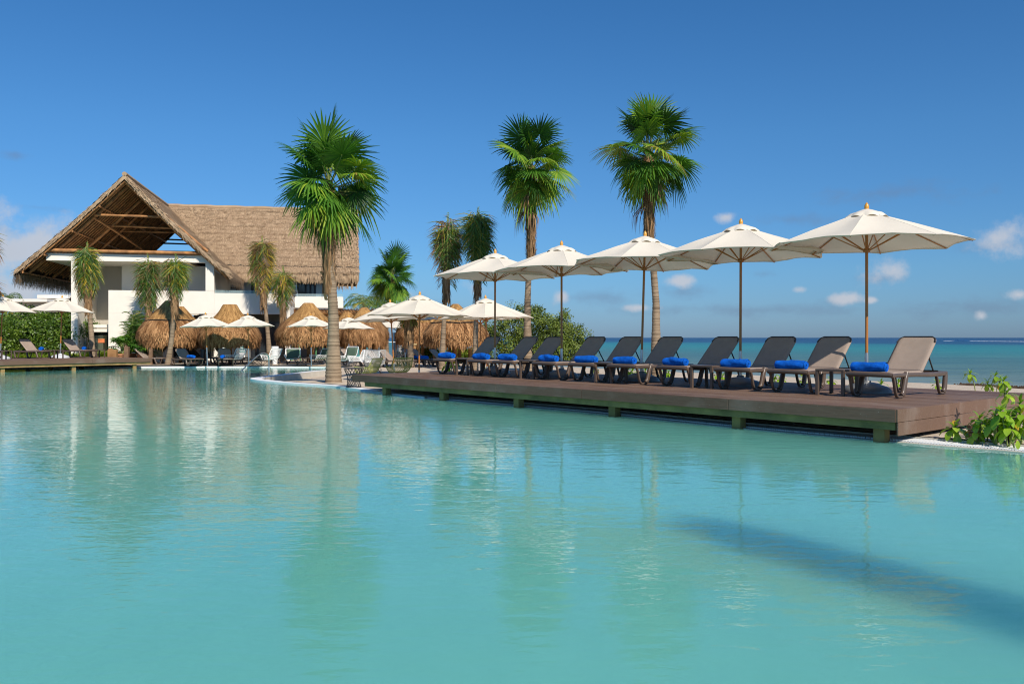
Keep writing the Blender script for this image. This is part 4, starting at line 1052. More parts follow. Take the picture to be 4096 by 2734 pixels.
def fan_leaf(mb, base, az_, el_, pet, Rb, droop, a, r, stemb, roll=0.0, nseg=36, spread=150):
    D = Vector((math.cos(el_)*math.cos(az_), math.cos(el_)*math.sin(az_), math.sin(el_))); up = Vector((0, 0, 1))
    # petiole
    pts = [base]; d = D.copy(); p = base.copy()
    for i in range(6): p = p+d*pet/6; d = (d+Vector((0, 0, -.055*droop))).normalized(); pts.append(p.copy())
    stemb.tube(pts, [.028, .022, .018, .016, .014, .013, .012], 5, .9)
    D = d; S = D.cross(up)
    if S.length < .1: S = Vector((math.sin(az_), -math.cos(az_), 0))
    S.normalize(); Nn = S.cross(D).normalized(); q = Matrix.Rotation(roll, 3, D); S = q @ S; Nn = q @ Nn
    # the blade leans outwards from the petiole
    tl = Matrix.Rotation(-.35*r.uniform(.3, 1.3), 3, S); D = tl @ D; Nn = tl @ Nn
    for k in range(nseg):
        al = R(-spread+2*spread*(k+.5)/nseg)+r.uniform(-.02, .02); dr = D*math.cos(al)+S*math.sin(al)
        L = Rb*(.62+.38*math.cos(al*.55))*r.uniform(.9, 1.08); half = R(spread)/nseg
        side = (D*-math.sin(al)+S*math.cos(al)); pts = []
        dd = droop*r.uniform(.6, 1.5); brk = r.random() < .25
        for rr_, ww in ((0.03, .5), (.25, 1.0), (.5, .95), (.68, .62), (.84, .36), (1.0, .05)):
            rad = rr_*L; w = math.tan(half)*min(rad, L*.5)*ww*.97+.003
            sag = dd*L*(.42*max(0, rr_-.35)**1.7*2.0+(.35*max(0, rr_-.62) if brk else 0))
            c = p+dr*rad*(1-.18*max(0, rr_-.5)*dd)-Nn*(.10*L*abs(math.sin(al))**2*rr_)+Vector((0, 0, -sag))
            pts.append((c-side*w, c+Nn*(.35*w), c+side*w))
        aa = min(1, max(0, a+r.uniform(-.16, .16)))
        vs = [v for tri in pts for v in tri]; fs = []
        for i in range(5): fs += [(i*3, i*3+1, i*3+4, i*3+3), (i*3+1, i*3+2, i*3+5, i*3+4)]
        mb.add(vs, fs, aa)
        if r.random() < .3: mb.a[-2] = mb.a[-1] = .05 if r.random() < .5 else aa
def fan_palm(x, Y, base_z, crown_z, scale, r0, label, seed, topdx=0.0, skirt=1.5, lean=0.0, trunktop=None, group='tall green fan palms', nl=38, rot=0.0):
    t = empty('fan_palm', (x, Y, base_z), 0, label, 'palm tree', group); r = random.Random(seed); H = crown_z-base_z
    top = Vector((topdx, 0, H))
    trunk_mesh(t, dense([(0, 0, -.15), (0, 0, 0), (lean, 0, H*.35), (topdx*.8, 0, H*.7), tuple(top)], .35), [r0*1.62, r0*1.35, r0*1.02, r0*.85, r0*.8, r0*.78, r0*.8, r0*.9], seed=seed)
    # dead leaf bases and fibre below the crown
    b = MB(); sl_ = skirt*scale
    b.tube([top+Vector((0, 0, .25*scale)), top+Vector((0, 0, -.15*scale)), top+Vector((-topdx*.03, 0, -sl_*.5)), top+Vector((-topdx*.06, 0, -sl_))], [.10*scale, .17*scale, .145*scale, r0*.9], 12, .6)
    for i in range(int(700*skirt)):
        a = r.uniform(0, 2*math.pi); z = r.uniform(-sl_, .15*scale); c, s = math.cos(a), math.sin(a); rr_ = (.155+.05*z/sl_)*scale; l = r.uniform(.25, .6)*scale
        P = top+Vector((c*rr_, s*rr_, z)); Q = P+Vector((c*r.uniform(-.05, .22)*l, s*r.uniform(-.05, .22)*l, -l)); w = Vector((-s, c, 0))*r.uniform(.006, .022)*scale
        b.add([P-w, P+w, Q+w*.3, Q-w*.3], [(0, 1, 2, 3)], r.random())
    for i in range(9):                                    # dead fans hanging against the trunk
        a0 = r.uniform(0, 2*math.pi); z0 = r.uniform(-sl_*.55, -.1*scale)
        for j in range(16):
            a = a0+r.uniform(-.35, .35); c, s = math.cos(a), math.sin(a); l = r.uniform(.5, .95)*scale; o_ = r.uniform(.12, .42)*scale
            P = top+Vector((c*.17*scale, s*.17*scale, z0)); Mq = P+Vector((c*o_, s*o_, -l*.45)); Q = Mq+Vector((c*.05, s*.05, -l*.55)); w = Vector((-s, c, 0))*.013*scale
            b.add([P-w, P+w, Mq+w, Mq-w, Q+w*.1, Q-w*.1], [(0, 1, 2, 3), (3, 2, 4, 5)], r.random())
    for i in range(26):                                   # broken boots sticking out
        a = r.uniform(0, 2*math.pi); z = r.uniform(-sl_*1.25, -.2); c, s = math.cos(a), math.sin(a); P = top+Vector((c*r0*.7, s*r0*.7, z)); Q = P+Vector((c*.12, s*.12, r.uniform(.08, .24)))*scale
        w = Vector((-s, c, 0))*.05*scale; b.add([P-w, P+w, Q+w*.6, Q-w*.6], [(0, 1, 2, 3)], r.uniform(.5, 1))
    b.build('dead_leaf_skirt', m_fibre, t, ang=50)
    b = MB(); sb = MB()
    for i in range(nl):
        f = i/(nl-1); az_ = i*2.39996+rot+r.uniform(-.3, .3); el_ = R(84-134*f**1.05)+r.uniform(-.15, .15)
        pet = scale*(1.15-.5*f)*r.choice((.55, .9, 1.0, 1.1))*r.uniform(.9, 1.1); Rb = scale*(1.02-.12*f)*r.uniform(.72, 1.12); droop = .08+.7*f+r.uniform(-.06, .3)
        a = r.choice((.22, .36, .48, .58, .72))+r.uniform(-.08, .08)
        if f > .35 and r.random() < .4: a = r.uniform(.7, .88)
        if f > .86: a = r.choice((.55, .82, .93)); pet *= .8
        fan_leaf(b, top+Vector((0, 0, .15*scale-.35*scale*f)), az_, el_, pet, Rb, droop, a, r, sb, roll=r.uniform(-.9, .9))
    b.build('crown', m_fan, t, ang=25)
    sb.build('petioles', m_brass if False else m_stem, t)
    return t
G6 = 'tall green fan palms'
fan_palm(PX(1334, 24.7), 24.7, .03, 5.62, 1.10, .165, 'big fan palm with ringed trunk on the sand spit, nearest palm left of the deck', 21, topdx=-.14, skirt=2.4)
fan_palm(PX(2110, 30.4), 30.4, .08, 7.2, 1.08, .125, 'middle one of the three tall fan palms, pale fibre wrapped trunk behind the deck', 24, topdx=.12, skirt=2.5, rot=2)
fan_palm(PX(2624, 26.6), 26.6, .05, 6.85, 1.03, .125, 'tallest fan palm, behind the middle of the deck, its trunk rising between two umbrellas', 23, topdx=-.22, skirt=2.5, rot=1)
fan_palm(PX(1545, 50.5), 50.5, .05, 4.7, 1.0, .13, 'small fan palm far behind, right of the thatched clubhouse roof', 24, topdx=.3, skirt=1.0)

def feather(mb, sb, pts, ll, a, r, hang=1.0, dens=.065, split=.5):
    """leaflets along a rachis; hang pulls them down"""
    L = 0; c = crom(pts, 8); sb.tube(c, [.02*(1-.8*i/len(c)) for i in range(len(c))], 5, a)
    acc = 0; tot = sum((c[i+1]-c[i]).length for i in range(len(c)-1)); run = 0
    for i in range(len(c)-1):
        seg = (c[i+1]-c[i]); l = seg.length; d = seg.normalized()
        while acc < l:
            u = (run+acc)/tot; p = c[i]+d*acc; acc += dens
            if u < .08: continue
            S = d.cross(Vector((0, 0, 1)))
            if S.length < .1: S = Vector((1, 0, 0))
            S.normalize()
            for sg in (-1, 1):
                ln = ll*(.45+.9*math.sin(math.pi*min(1, .15+.8*u)))*r.uniform(.7, 1.15)
                dr = (S*sg*r.uniform(.6, 1.3)+d*r.uniform(.35, .8)+Vector((r.uniform(-.15, .15), r.uniform(-.15, .15), -hang*r.uniform(.3, .9)))).normalized()
                q1 = p+dr*ln*.5; q2 = q1+(dr+Vector((0, 0, -hang*.9))).normalized()*ln*.5; w = dr.cross(Vector((r.uniform(-1, 1), r.uniform(-1, 1), .3))).normalized()*.014
                aa = min(1, max(0, a+r.uniform(-.2, .2))); mb.add([p-w*.6, p+w*.6, q1+w, q1-w, q2+w*.1, q2-w*.1], [(0, 1, 2, 3), (3, 2, 4, 5)], aa)
        acc -= l; run += l
def tied_palm(px, Y, tipy, boty, halfw, topx, label, seed, dry=.4, r0=.12, base_z=.08, lean=0.0, group='coconut palms with bundled fronds'):
    x = PX(px, Y); bx = PX(topx, Y)-x; t = empty('bundled_palm', (x, Y, base_z), 0, label, 'palm tree', group); r = random.Random(seed)
    zt_, zb_ = PZ(tipy, Y)-base_z, PZ(boty, Y)-base_z; hw = halfw/F*Y
    zc = zb_+(zt_-zb_)*.30
    trunk_mesh(t, dense([(lean, 0, -.1), (lean*.6, 0, .25), (bx*.25, 0, zb_*.45), (bx*.7, 0, zb_), (bx, 0, zc+.6)], .3), [r0*1.5, r0*1.15, r0*.95, r0*.9, r0*.85, r0*.9, r0*1.0, r0*.7], seed=seed)
    b = MB()
    for i in range(260):                                  # loose sheaths and fibre under the bundle
        a = r.uniform(0, 2*math.pi); z = r.uniform(zb_-.55, zc+.3); c, s = math.cos(a), math.sin(a); rr_ = r0*r.uniform(.9, 1.5); l = r.uniform(.15, .5); P = Vector((bx*.8+c*rr_, s*rr_, z)); Q = P+Vector((c*.06, s*.06, -l)); w = Vector((-s, c, 0))*r.uniform(.01, .035)
        b.add([P-w, P+w, Q+w*.4, Q-w*.4], [(0, 1, 2, 3)], r.random())
    b.tube([(bx*.7, 0, zb_-.5), (bx*.85, 0, zb_), (bx, 0, zc+.5)], [r0*.95, r0*1.35, r0*.9], 10, .5)
    b.build('dead_leaf_sheath', m_fibre, t, ang=50)
    b = MB(); sb = MB(); nf = 13
    for i in range(nf):
        a = i*2.4+r.uniform(-.3, .3); c, s = math.cos(a), math.sin(a); k = r.uniform(.55, 1.0); zz = zt_-(zt_-zb_)*r.uniform(.02, .22); dn = zb_+(zt_-zb_)*r.uniform(-.02, .35)
        col = r.uniform(.0, .3) if r.random() < dry else r.uniform(.5, .88)
        if r.random() < .12: col = .97
        feather(b, sb, [(bx, 0, zc), (bx+c*hw*.18, s*hw*.18, zc+(zz-zc)*.6), (bx+c*hw*.35*k, s*hw*.35*k, zz), (bx+c*hw*.62*k, s*hw*.62*k, zz-.15*(zz-dn)), (bx+c*hw*.70*k, s*hw*.62*k, (zz+dn)*.5), (bx+c*hw*.5*k, s*hw*.45*k, dn)], .6, col, r, hang=r.uniform(.5, 1.1))
    for i in range(2):                                    # upright spear leaves
        h = r.uniform(.1, .35); feather(b, sb, [(bx, 0, zc+.3), (bx+.03*i, 0, zt_-.2), (bx+.05*i-.03, 0, zt_+h)], .10, .82, r, hang=-.8)
    b.build('crown', m_coco, t, smooth=False); sb.build('frond_stems', m_stem, t)
    return t
G7 = 'coconut palms with bundled fronds'
tied_palm(372, 40.5, 985, 1200, 52, 348, 'bundled palm with yellow frond in front of the white column, behind the left deck', 41, .2, .12)
tied_palm(607, 42.5, 1035, 1240, 52, 592, 'bundled palm before the loggia, left one of the close pair', 42, .35, .11)
tied_palm(683, 39.8, 1028, 1215, 50, 702, 'bundled palm with curved base in front of the joined thatched huts', 43, .4, .11, lean=-.15)
tied_palm(1079, 44.0, 955, 1190, 46, 1048, 'bundled palm against the main thatched roof, behind the steel handrail', 44, .45, .115)
tied_palm(1134, 43.8, 1085, 1235, 38, 1132, 'short bundled palm leaning beside the clubhouse white pillar', 45, .6, .11, lean=-.1)
tied_palm(1768, 34.2, 868, 1150, 48, 1790, 'slim brownish bundled palm behind the broad umbrella', 46, .55, .10)
tied_palm(1900, 34.0, 845, 1130, 60, 1912, 'bushy bundled palm with green spear, left of the middle fan palm', 47, .4, .10)
tied_palm(-60, 36.0, 1120, 1230, 60, -60, 'bundled palm at the extreme left edge, only drooping brown fronds visible', 48, .8, .10)
tied_palm(-66, 34.0, 930, 1090, 44, -64, 'tall dry bundled palm cut off by the left edge of the photograph', 49, .9, .10)
tied_palm(1643, 36.5, 1235, 1300, 20, 1636, 'short palm trunk hidden under the overlapping umbrellas', 50, .5, .13)
def coco_palm(px, Y, cy, sc, label, seed):
    x = PX(px, Y); z = PZ(cy, Y); t = empty('coconut_palm', (x, Y, 0), 0, label, 'palm tree', 'distant coconut palms'); r = random.Random(seed)
    trunk_mesh(t, dense([(0, 0, -.1), (.1, 0, z*.5), (0, 0, z)], .5), [.16, .12, .11], seed=seed); b = MB(); sb = MB()
    for i in range(20):
        a = i*2.4; c, s = math.cos(a), math.sin(a); e = 1-1.3*(i/20); L = sc*r.uniform(.85, 1.1)
        feather(b, sb, [(0, 0, z), (c*L*.3, s*L*.3, z+L*.35*e), (c*L*.65, s*L*.65, z+L*.42*e-.05), (c*L, s*L, z+L*(.2*e-.25))], .55, r.uniform(.5, .9), r, hang=.5, dens=.09)
    b.build('crown', m_coco, t, smooth=False); sb.build('frond_stems', m_stem, t)
coco_palm(1455, 72, 1212, 2.0, 'coconut palm crown rising behind the stick pergola', 61)
coco_palm(1525, 85, 1218, 2.0, 'smaller coconut palm crown right behind the pergola end', 62)
coco_palm(20, 80, 1200, 1.8, 'distant palm crown behind the leftmost umbrella', 63)
# unseen bundled palm added on the bank to cast shade across the near water
def shade_palm():
    H = 6.1; k = H*.77/.64/math.hypot(.47, .88); x, y = 1.25+.47*k, 6.4-.88*k
    t = empty('bundled_palm', (x, y, .05), 0, 'added unseen bundled palm right of the photographer, shading the near water', 'palm tree', G7); r = random.Random(9)
    trunk_mesh(t, [(0, 0, -.1), (0, 0, 1.5), (0, 0, 3), (0, 0, 4)], [.16, .13, .12, .1], seed=9); b = MB(); sb = MB()
    for i in range(9):
        a = i*2.4; c, s = math.cos(a), math.sin(a); k = r.uniform(.6, 1.0); zz = H-r.uniform(.0, .5)
        feather(b, sb, [(0, 0, 3.9), (c*.05, s*.05, 4.9), (c*.14*k, s*.14*k, zz), (c*.32*k, s*.32*k, zz-.5), (c*.30*k, s*.30*k, 4.5), (c*.5*k, s*.5*k, 2.9)], .24, r.uniform(.3, .85), r, hang=1.0)
    b.build('crown', m_coco, t, smooth=False); sb.build('frond_stems', m_stem, t)
shade_palm()
# ------------------------------------------------------------------ shrubs
def leaf_quad(b, p, n, L, w, r, a):
    n = n.normalized(); t = n.cross(Vector((r.uniform(-1, 1), r.uniform(-1, 1), r.uniform(-1, 1))))
    if t.length < .05: return
    t.normalize(); s = n.cross(t)
    b.add([p-t*L*.5, p+s*w*.5+n*.01, p+t*L*.5, p-s*w*.5+n*.01], [(0, 1, 2, 3)], a)
def shrub(x, Y, rx, ry, h, label, seed, cat='shrub', mat=None, nl=9000, leaf=.085, z0=.05, lobes=16, group=None, spiky=.0, holes=.0, name='shrub', lobe=None):
    t = empty(name, (x, Y, z0), 0, label, cat, group); r = random.Random(seed)
    lb = []
    if lobe: lb = [(Vector(c), Vector(q)) for c, q in lobe]
    else:
        for i in range(lobes):
            a = r.uniform(0, 2*math.pi); rr = math.sqrt(r.random()); zz = h*r.uniform(.2, .82)*(1-.35*rr*rr)
            c = Vector((rx*.72*rr*math.cos(a), ry*.72*rr*math.sin(a), zz)); q = h*r.uniform(.16, .30); lb.append((c, Vector((q*1.25, q*1.1, q*r.uniform(.8, 1.2)))))
    vol = [q.x*q.y for c, q in lb]; b = MB()
    twigs = MB()
    for c, q in lb:
        e = c+Vector((0, 0, 0)); twigs.tube([(c.x*.12, c.y*.12, -.05), (c.x*.5, c.y*.5, c.z*.45), tuple(e)], [.05, .03, .012], 5)
        for k in range(5): d = Vector((r.gauss(0, 1), r.gauss(0, 1), r.uniform(-.2, 1.2))).normalized(); twigs.tube([tuple(e), (e.x+d.x*q.x*.5, e.y+d.y*q.y*.5, e.z+d.z*q.z*.5), (e.x+d.x*q.x*.95, e.y+d.y*q.y*.95, e.z+d.z*q.z*1.0)], [.014, .009, .004], 4)
    for (c, q), v in zip(lb, vol):
        m = int(nl*v/sum(vol)); toneb = r.uniform(-.12, .12); clumps = []
        for k in range(max(6, m//26)):
            d = Vector((r.gauss(0, 1), r.gauss(0, 1), r.gauss(.15, 1))).normalized(); clumps.append((d, r.uniform(.62, 1.12+spiky*r.random()), r.uniform(-.15, .15)))
        for k in range(m):
            d0, rad, tn = clumps[k % len(clumps)]
            p = c+Vector((d0.x*q.x, d0.y*q.y, d0.z*q.z))*rad+Vector((r.gauss(0, 1), r.gauss(0, 1), r.gauss(0, 1)))*leaf*.85
            if p.z < .03: continue
            n = d0*.8+Vector((r.gauss(0, .6), r.gauss(0, .6), r.gauss(.35, .6))); leaf_quad(b, p, n, leaf*r.uniform(.7, 1.3), leaf*.5*r.uniform(.7, 1.3), r, min(.97, max(0, .5+toneb+tn+r.uniform(-.2, .2))))
    b.build('foliage', mat or m_bushl, t, smooth=False); twigs.build('branches', m_twig, t)
    return t
GH = 'dense green trees of the hedge at far left'
shrub(PX(60, 44), 44, 3.2, 2.0, 3.0, 'dense green hedge tree at the left edge, behind the leftmost umbrella', 71, 'tree', nl=26000, leaf=.15, lobes=26, group=GH)
shrub(PX(225, 45), 45, 2.2, 1.8, 2.75, 'dense green hedge tree behind the umbrella on the left deck', 72, 'tree', nl=20000, leaf=.15, lobes=22, group=GH)
shrub(PX(150, 50), 50, 3.0, 2.0, 3.35, 'taller hedge tree rising at the back, in front of the white flat roofs', 73, 'tree', nl=12000, leaf=.16, lobes=20, group=GH)
shrub(PX(-130, 46), 46, 2.8, 2.0, 3.1, 'hedge tree just outside the left edge', 74, 'tree', nl=6000, leaf=.17, lobes=12, group=GH)
shrub(PX(268, 46.4), 46.4, 1.0, 1.3, 2.6, 'hedge tree pressed against the white column of the clubhouse', 75, 'tree', nl=9000, leaf=.15, lobes=14, group=GH)
b = MB(); r = random.Random(6)
for i in range(14000):
    x = r.uniform(-75, -31); y = 52+14*noise.noise(Vector((x*.06, 0, 2)))+r.uniform(0, 7); h = 2.6+1.6*noise.noise(Vector((x*.25, 1, 0)))+.8*noise.noise(Vector((x*.9, y, 0)))
    leaf_quad(b, Vector((x, y, r.random()**.5*h)), Vector((r.gauss(0, .6), -.6+r.gauss(0, .6), r.gauss(.7, .5))), .5*r.uniform(.6, 1.3), .3, r, r.random())
o = b.build('scrub_belt', m_bushl, smooth=False); tag(o, 'mass of green scrub continuing beyond the left edge', 'scrub', kind='stuff')
# bushes on the shore behind the deck
def lob(px, py, q, Y, x, dy=0): return ((PX(px, Y)-x, dy, PZ(py, Y)-.05), (q, q*.9, q*.9))
Y = 44.0; x = PX(2060, Y)
shrub(x, Y, 2, 1.6, 3, 'big loose green bush behind the left end of the long deck', 81, 'shrub', m_bushr, 13000, .12, spiky=.7, group='green beach bushes behind the deck',
      lobe=[lob(2000, 1345, .8, Y, x), lob(2050, 1300, .75, Y, x), lob(2110, 1275, .6, Y, x), lob(2150, 1260, .38, Y, x), (lob(2135, 1250, .35, Y, x)), lob(2100, 1365, .8, Y, x), lob(2060, 1395, .8, Y, x), lob(1975, 1320, .5, Y, x), lob(2080, 1252, .3, Y, x), lob(2170, 1310, .6, Y, x), lob(1960, 1380, .4, Y, x), lob(2150, 1390, .8, Y, x)])
Y = 43.0; x = PX(2230, Y)
shrub(x, Y, 2, 1.6, 3, 'green bush sloping down to the open sea, behind the second and third deck loungers', 82, 'shrub', m_bushr, 13000, .12, spiky=.7, group='green beach bushes behind the deck',
      lobe=[lob(2210, 1330, .7, Y, x), lob(2250, 1300, .42, Y, x), lob(2262, 1262, .26, Y, x), lob(2190, 1290, .4, Y, x), lob(2240, 1360, .85, Y, x), lob(2300, 1375, .7, Y, x), lob(2335, 1395, .5, Y, x), lob(2290, 1330, .45, Y, x), lob(2215, 1400, .8, Y, x), lob(2350, 1415, .4, Y, x), lob(2280, 1415, .6, Y, x)])
GG = 'low yellow green plants along the beach fence'
for i, (px, Y, w, h, lb) in enumerate(((1655, 47, .9, .95, 'low bright plant between the hidden hut and the first beach fence post'), (1735, 46.5, 1.1, 1.0, 'low bright plant at the foot of the beach fence, left of the palm trunk'),
        (1840, 46, 1.2, .85, 'low bright plant at the fence posts under the right hand hut'), (1905, 45.5, .6, .8, 'low bright plant at the last fence posts beside the bush'))):
    shrub(PX(px, Y), Y, w, .7, h, lb, 90+i, 'plant', m_ground, 2600, .12, lobes=10, group=GG, name='low_plant')
GL2 = 'yellow green grassy plants behind the left deck'
for i, (px, Y, w, h) in enumerate(((60, 41.5, 1.2, .65), (180, 41.8, 1.0, .6), (290, 42, .8, .7), (440, 42.5, .9, .85))):
    nm = ['spiky yellow green clump at the left end of the hedge foot', 'yellow green clump under the table between the left deck loungers', 'yellow green clump behind the left deck lounger by the white column', 'yellow green clump between the palm trunk and the planter logs'][i]
    t = empty('grassy_plant', (PX(px, Y), Y, .05), 0, nm, 'plant', GL2); r = random.Random(200+i); b = MB()
    for k in range(900):
        a = r.uniform(0, 6.28); x0 = r.uniform(-w, w); y0 = r.uniform(-.5, .5); l = h*r.uniform(.5, 1.15); d = Vector((math.cos(a)*.45, math.sin(a)*.45, 1)).normalized(); P = Vector((x0, y0, 0)); Q = P+d*l*.6; S = Q+(d+Vector((math.cos(a)*.6, math.sin(a)*.6, -.5))).normalized()*l*.45; ww = Vector((-math.sin(a), math.cos(a), 0))*.022
        b.add([P-ww, P+ww, Q+ww, Q-ww, S+ww*.1, S-ww*.1], [(0, 1, 2, 3), (3, 2, 4, 5)], r.random())
    b.build('blades', m_ground, t, smooth=False)

# ------------------------------------------------------------------ beach naupaka with paddle leaves in rosettes
def naupaka(p, heads, label, seed, group, scale=1.0, nleaf=13, leaf=.12):
    t = empty('beach_plant', tuple(p), 0, label, 'plant', group); r = random.Random(seed); st = MB(); lf = MB()
    for hx, hy, hz in heads:
        e = Vector((hx, hy, hz)); mid = e*.5+Vector((r.uniform(-.05, .05), r.uniform(-.05, .05), .02))
        st.tube(dense([(0, 0, -.05), tuple(mid), tuple(e)], .15), [.011*scale]*len(dense([(0, 0, -.05), tuple(mid), tuple(e)], .15)), 6)
        for lv in range(nleaf):
            a = lv*2.4+r.uniform(-.2, .2); f = lv/nleaf; el_ = R(75-95*f+r.uniform(-10, 10)); L = leaf*scale*(.65+.5*f)*r.uniform(.85, 1.15)
            D = Vector((math.cos(a)*math.cos(el_), math.sin(a)*math.cos(el_), math.sin(el_))); S = Vector((-math.sin(a), math.cos(a), 0)); base = e-Vector((0, 0, .05*f*scale)); pts = []; p_ = base.copy(); d = D.copy()
            for k, w in enumerate((.10, .20, .32, .42, .43, .31, .05)):
                Nn = S.cross(d).normalized(); ww = S*(L*w*.5); pts += [p_-ww+Nn*L*w*.12*-1, p_.copy()-Nn*L*.015, p_+ww-Nn*L*w*.12]
                d = (d+Vector((0, 0, -.16*(1+f)))).normalized(); p_ = p_+d*L/6
            fs = []
            for k in range(6): fs += [(k*3, k*3+1, k*3+4, k*3+3), (k*3+1, k*3+2, k*3+5, k*3+4)]
            lf.add(pts, fs, min(.9, max(0, .45+.25*f+r.uniform(-.3, .3))) if r.random() > .05 else 1.0)
    st.build('stem', m_stem, t); lf.build('leaves', m_naup, t, ang=60)
    return t
GN = 'bright green paddle leaved plants at the right end of the deck'
r = random.Random(77)
def hp(px, py, Y, base): return (PX(px, Y)-base.x, 0, PZ(py, Y)-base.z)
def npl(bpx, bpy, z, heads, label, seed, group=GN, leaf=.12, nleaf=13, sc=1.0):
    base = W(bpx, bpy, z); hs = []
    for px, py in heads: h = hp(px, py, base.y, base); hs.append((h[0], r.uniform(-.08, .08), h[2]))
    naupaka(base, hs, label, seed, group, leaf=leaf, nleaf=nleaf, scale=sc)
npl(3826, 1758, .05, [(3826, 1708)], 'small low paddle leaved plant beside the corner post of the deck', 1, leaf=.21, nleaf=16)
npl(3915, 1765, .05, [(3912, 1672), (3895, 1720)], 'second paddle leaved plant from the deck corner, one tall stem', 2, leaf=.18)
npl(3985, 1772, .05, [(3990, 1660), (3965, 1675)], 'two headed paddle leaved plant before the wooden logs', 3, leaf=.18)
npl(4005, 1768, .05, [(3998, 1712), (4022, 1705)], 'low leafy clump in front of the thick log', 9, leaf=.17)
npl(3950, 1764, .05, [(3945, 1722)], 'small rosette of paddle leaves at the edge of the grating', 10, leaf=.16)
npl(4085, 1774, .05, [(4085, 1690), (4070, 1712)], 'leafy plant at the grating, lowest at the right edge', 11, leaf=.17)
npl(4032, 1778, .05, [(4004, 1640), (4040, 1665), (4020, 1700)], 'bushy paddle leaved plant with broad drooping leaves by the right edge', 4, leaf=.20)
npl(4080, 1775, .05, [(4095, 1612), (4075, 1650)], 'paddle leaved plant cut by the right edge of the photograph', 5, leaf=.18)
npl(4020, 1745, .05, [(4024, 1520), (4028, 1570)], 'tall paddle leaved plant reaching above the deck surface near the right edge', 6, leaf=.15)
npl(3960, 1750, .05, [(3945, 1690)], 'short paddle leaved plant in the shade under the deck side', 7, leaf=.13)
npl(4060, 1784, .05, [(4060, 1745)], 'tiny paddle leaved seedling at the white grating near the right edge', 8, leaf=.10, nleaf=8)
GB = 'young paddle leaved plants on the sand behind the deck'
bk = [(3905, 1578, [(3878, 1492)], 'thin plant with a bent stem behind the right end of the deck'), (3960, 1580, [(3975, 1500), (3955, 1530)], 'leafy plant behind the deck, left of the tall one at right'), (3985, 1582, [(4000, 1525)], 'plant behind the deck corner near the seaweed line'),
      (3745, 1560, [(3746, 1535)], 'plant seen under the rear of the nearest lounger'), (3525, 1560, [(3520, 1536)], 'plant behind the base of the nearest umbrella'), (3590, 1560, [(3588, 1530)], 'plant between the legs of the nearest lounger'),
      (3415, 1555, [(3412, 1520), (3432, 1530)], 'plant seen between the nearest lounger and its side table'), (3320, 1548, [(3322, 1520)], 'plant under the second lounger from the right'), (3208, 1545, [(3212, 1470), (3206, 1520)], 'taller plant with its top above the seat of the second lounger'),
      (3120, 1545, [(3122, 1512), (3100, 1520)], 'plant under the third lounger from the right'), (2960, 1535, [(2962, 1505)], 'plant under the fourth lounger from the right'), (2880, 1525, [(2870, 1498), (2892, 1503)], 'yellowish plant between the fourth and fifth loungers from the right'),
      (2680, 1510, [(2672, 1488), (2655, 1492)], 'plant under the sixth lounger from the right'), (2580, 1503, [(2580, 1482)], 'plant behind the leaning middle umbrella pole'), (2520, 1500, [(2512, 1480), (2530, 1484)], 'plant left of the base of the middle umbrella'), (2380, 1492, [(2378, 1474)], 'plant under the lounger left of the middle umbrella')]
for i, (bx, by, hs, lb) in enumerate(bk):
    z = .12; base = W(bx, by, z) 
    npl(bx, by, z, hs, lb, 30+i, GB, leaf=.22 if i > 2 else .19, nleaf=12)
npl(1812, 1500, .06, [(1800, 1440), (1785, 1462), (1815, 1455)], 'dark leafy plant behind the left end of the deck, beside the orange umbrella pole', 60, 'leafy plants near the left end of the long deck', leaf=.26)
npl(1958, 1500, .06, [(1962, 1470), (1950, 1480)], 'leafy plant under the leftmost deck lounger', 61, 'leafy plants near the left end of the long deck', leaf=.22)
# logs standing in the sand and the beach fence posts
GLg = 'round wooden logs set upright by the deck side'
for i, (px, py, w, top, lb) in enumerate(((4012, 1762, 28, 1688, 'round upright log behind the broad leaved plant'), (4058, 1768, 36, 1675, 'thickest round upright log near the right edge'), (3900, 1752, 40, 1700, 'dark round log in shade under the deck side'), (3925, 1765, 12, 1690, 'thin orange stake beside the deck side'))):
    p = W(px, py, .05); rr = w/2/F*p.y; b = MB(); b.tube([(0, 0, -.1), (0, 0, PZ(top, p.y)-.05)], [rr, rr*.96], 14); b.add([(0, 0, 0)], [], .5)
    o = b.build('upright_log', m_log if i < 3 else m_postw, loc=(p.x, p.y+.05, .05)); tag(o, lb, 'log', GLg)
GF = 'wooden posts of the beach fence'
fl_ = ['short fence post left of the tall palm trunk', 'fence post just left of the palm trunk under the hut', 'fence post right of that palm trunk', 'fence post with pale top beside the hut post', 'fence post between the hut post and the bushy palm', 'rightmost fence post before the green bush']
for i, (px, tp) in enumerate(((1658, 1374), (1738, 1375), (1797, 1380), (1815, 1382), (1839, 1390), (1880, 1391))):
    Y = 44-.25*i; t = empty('fence_post', (PX(px, Y), Y, .05), 0, fl_[i], 'fence post', GF); h = PZ(tp, Y)-.05
    b = MB(); b.tube([(0, 0, -.1), (0, 0, h-.06)], .09, 10); b.build('post', m_postw, t); b = MB(); b.box(-.12, .12, -.12, .12, h-.06, h); b.build('cap', m_signb, t, smooth=False)

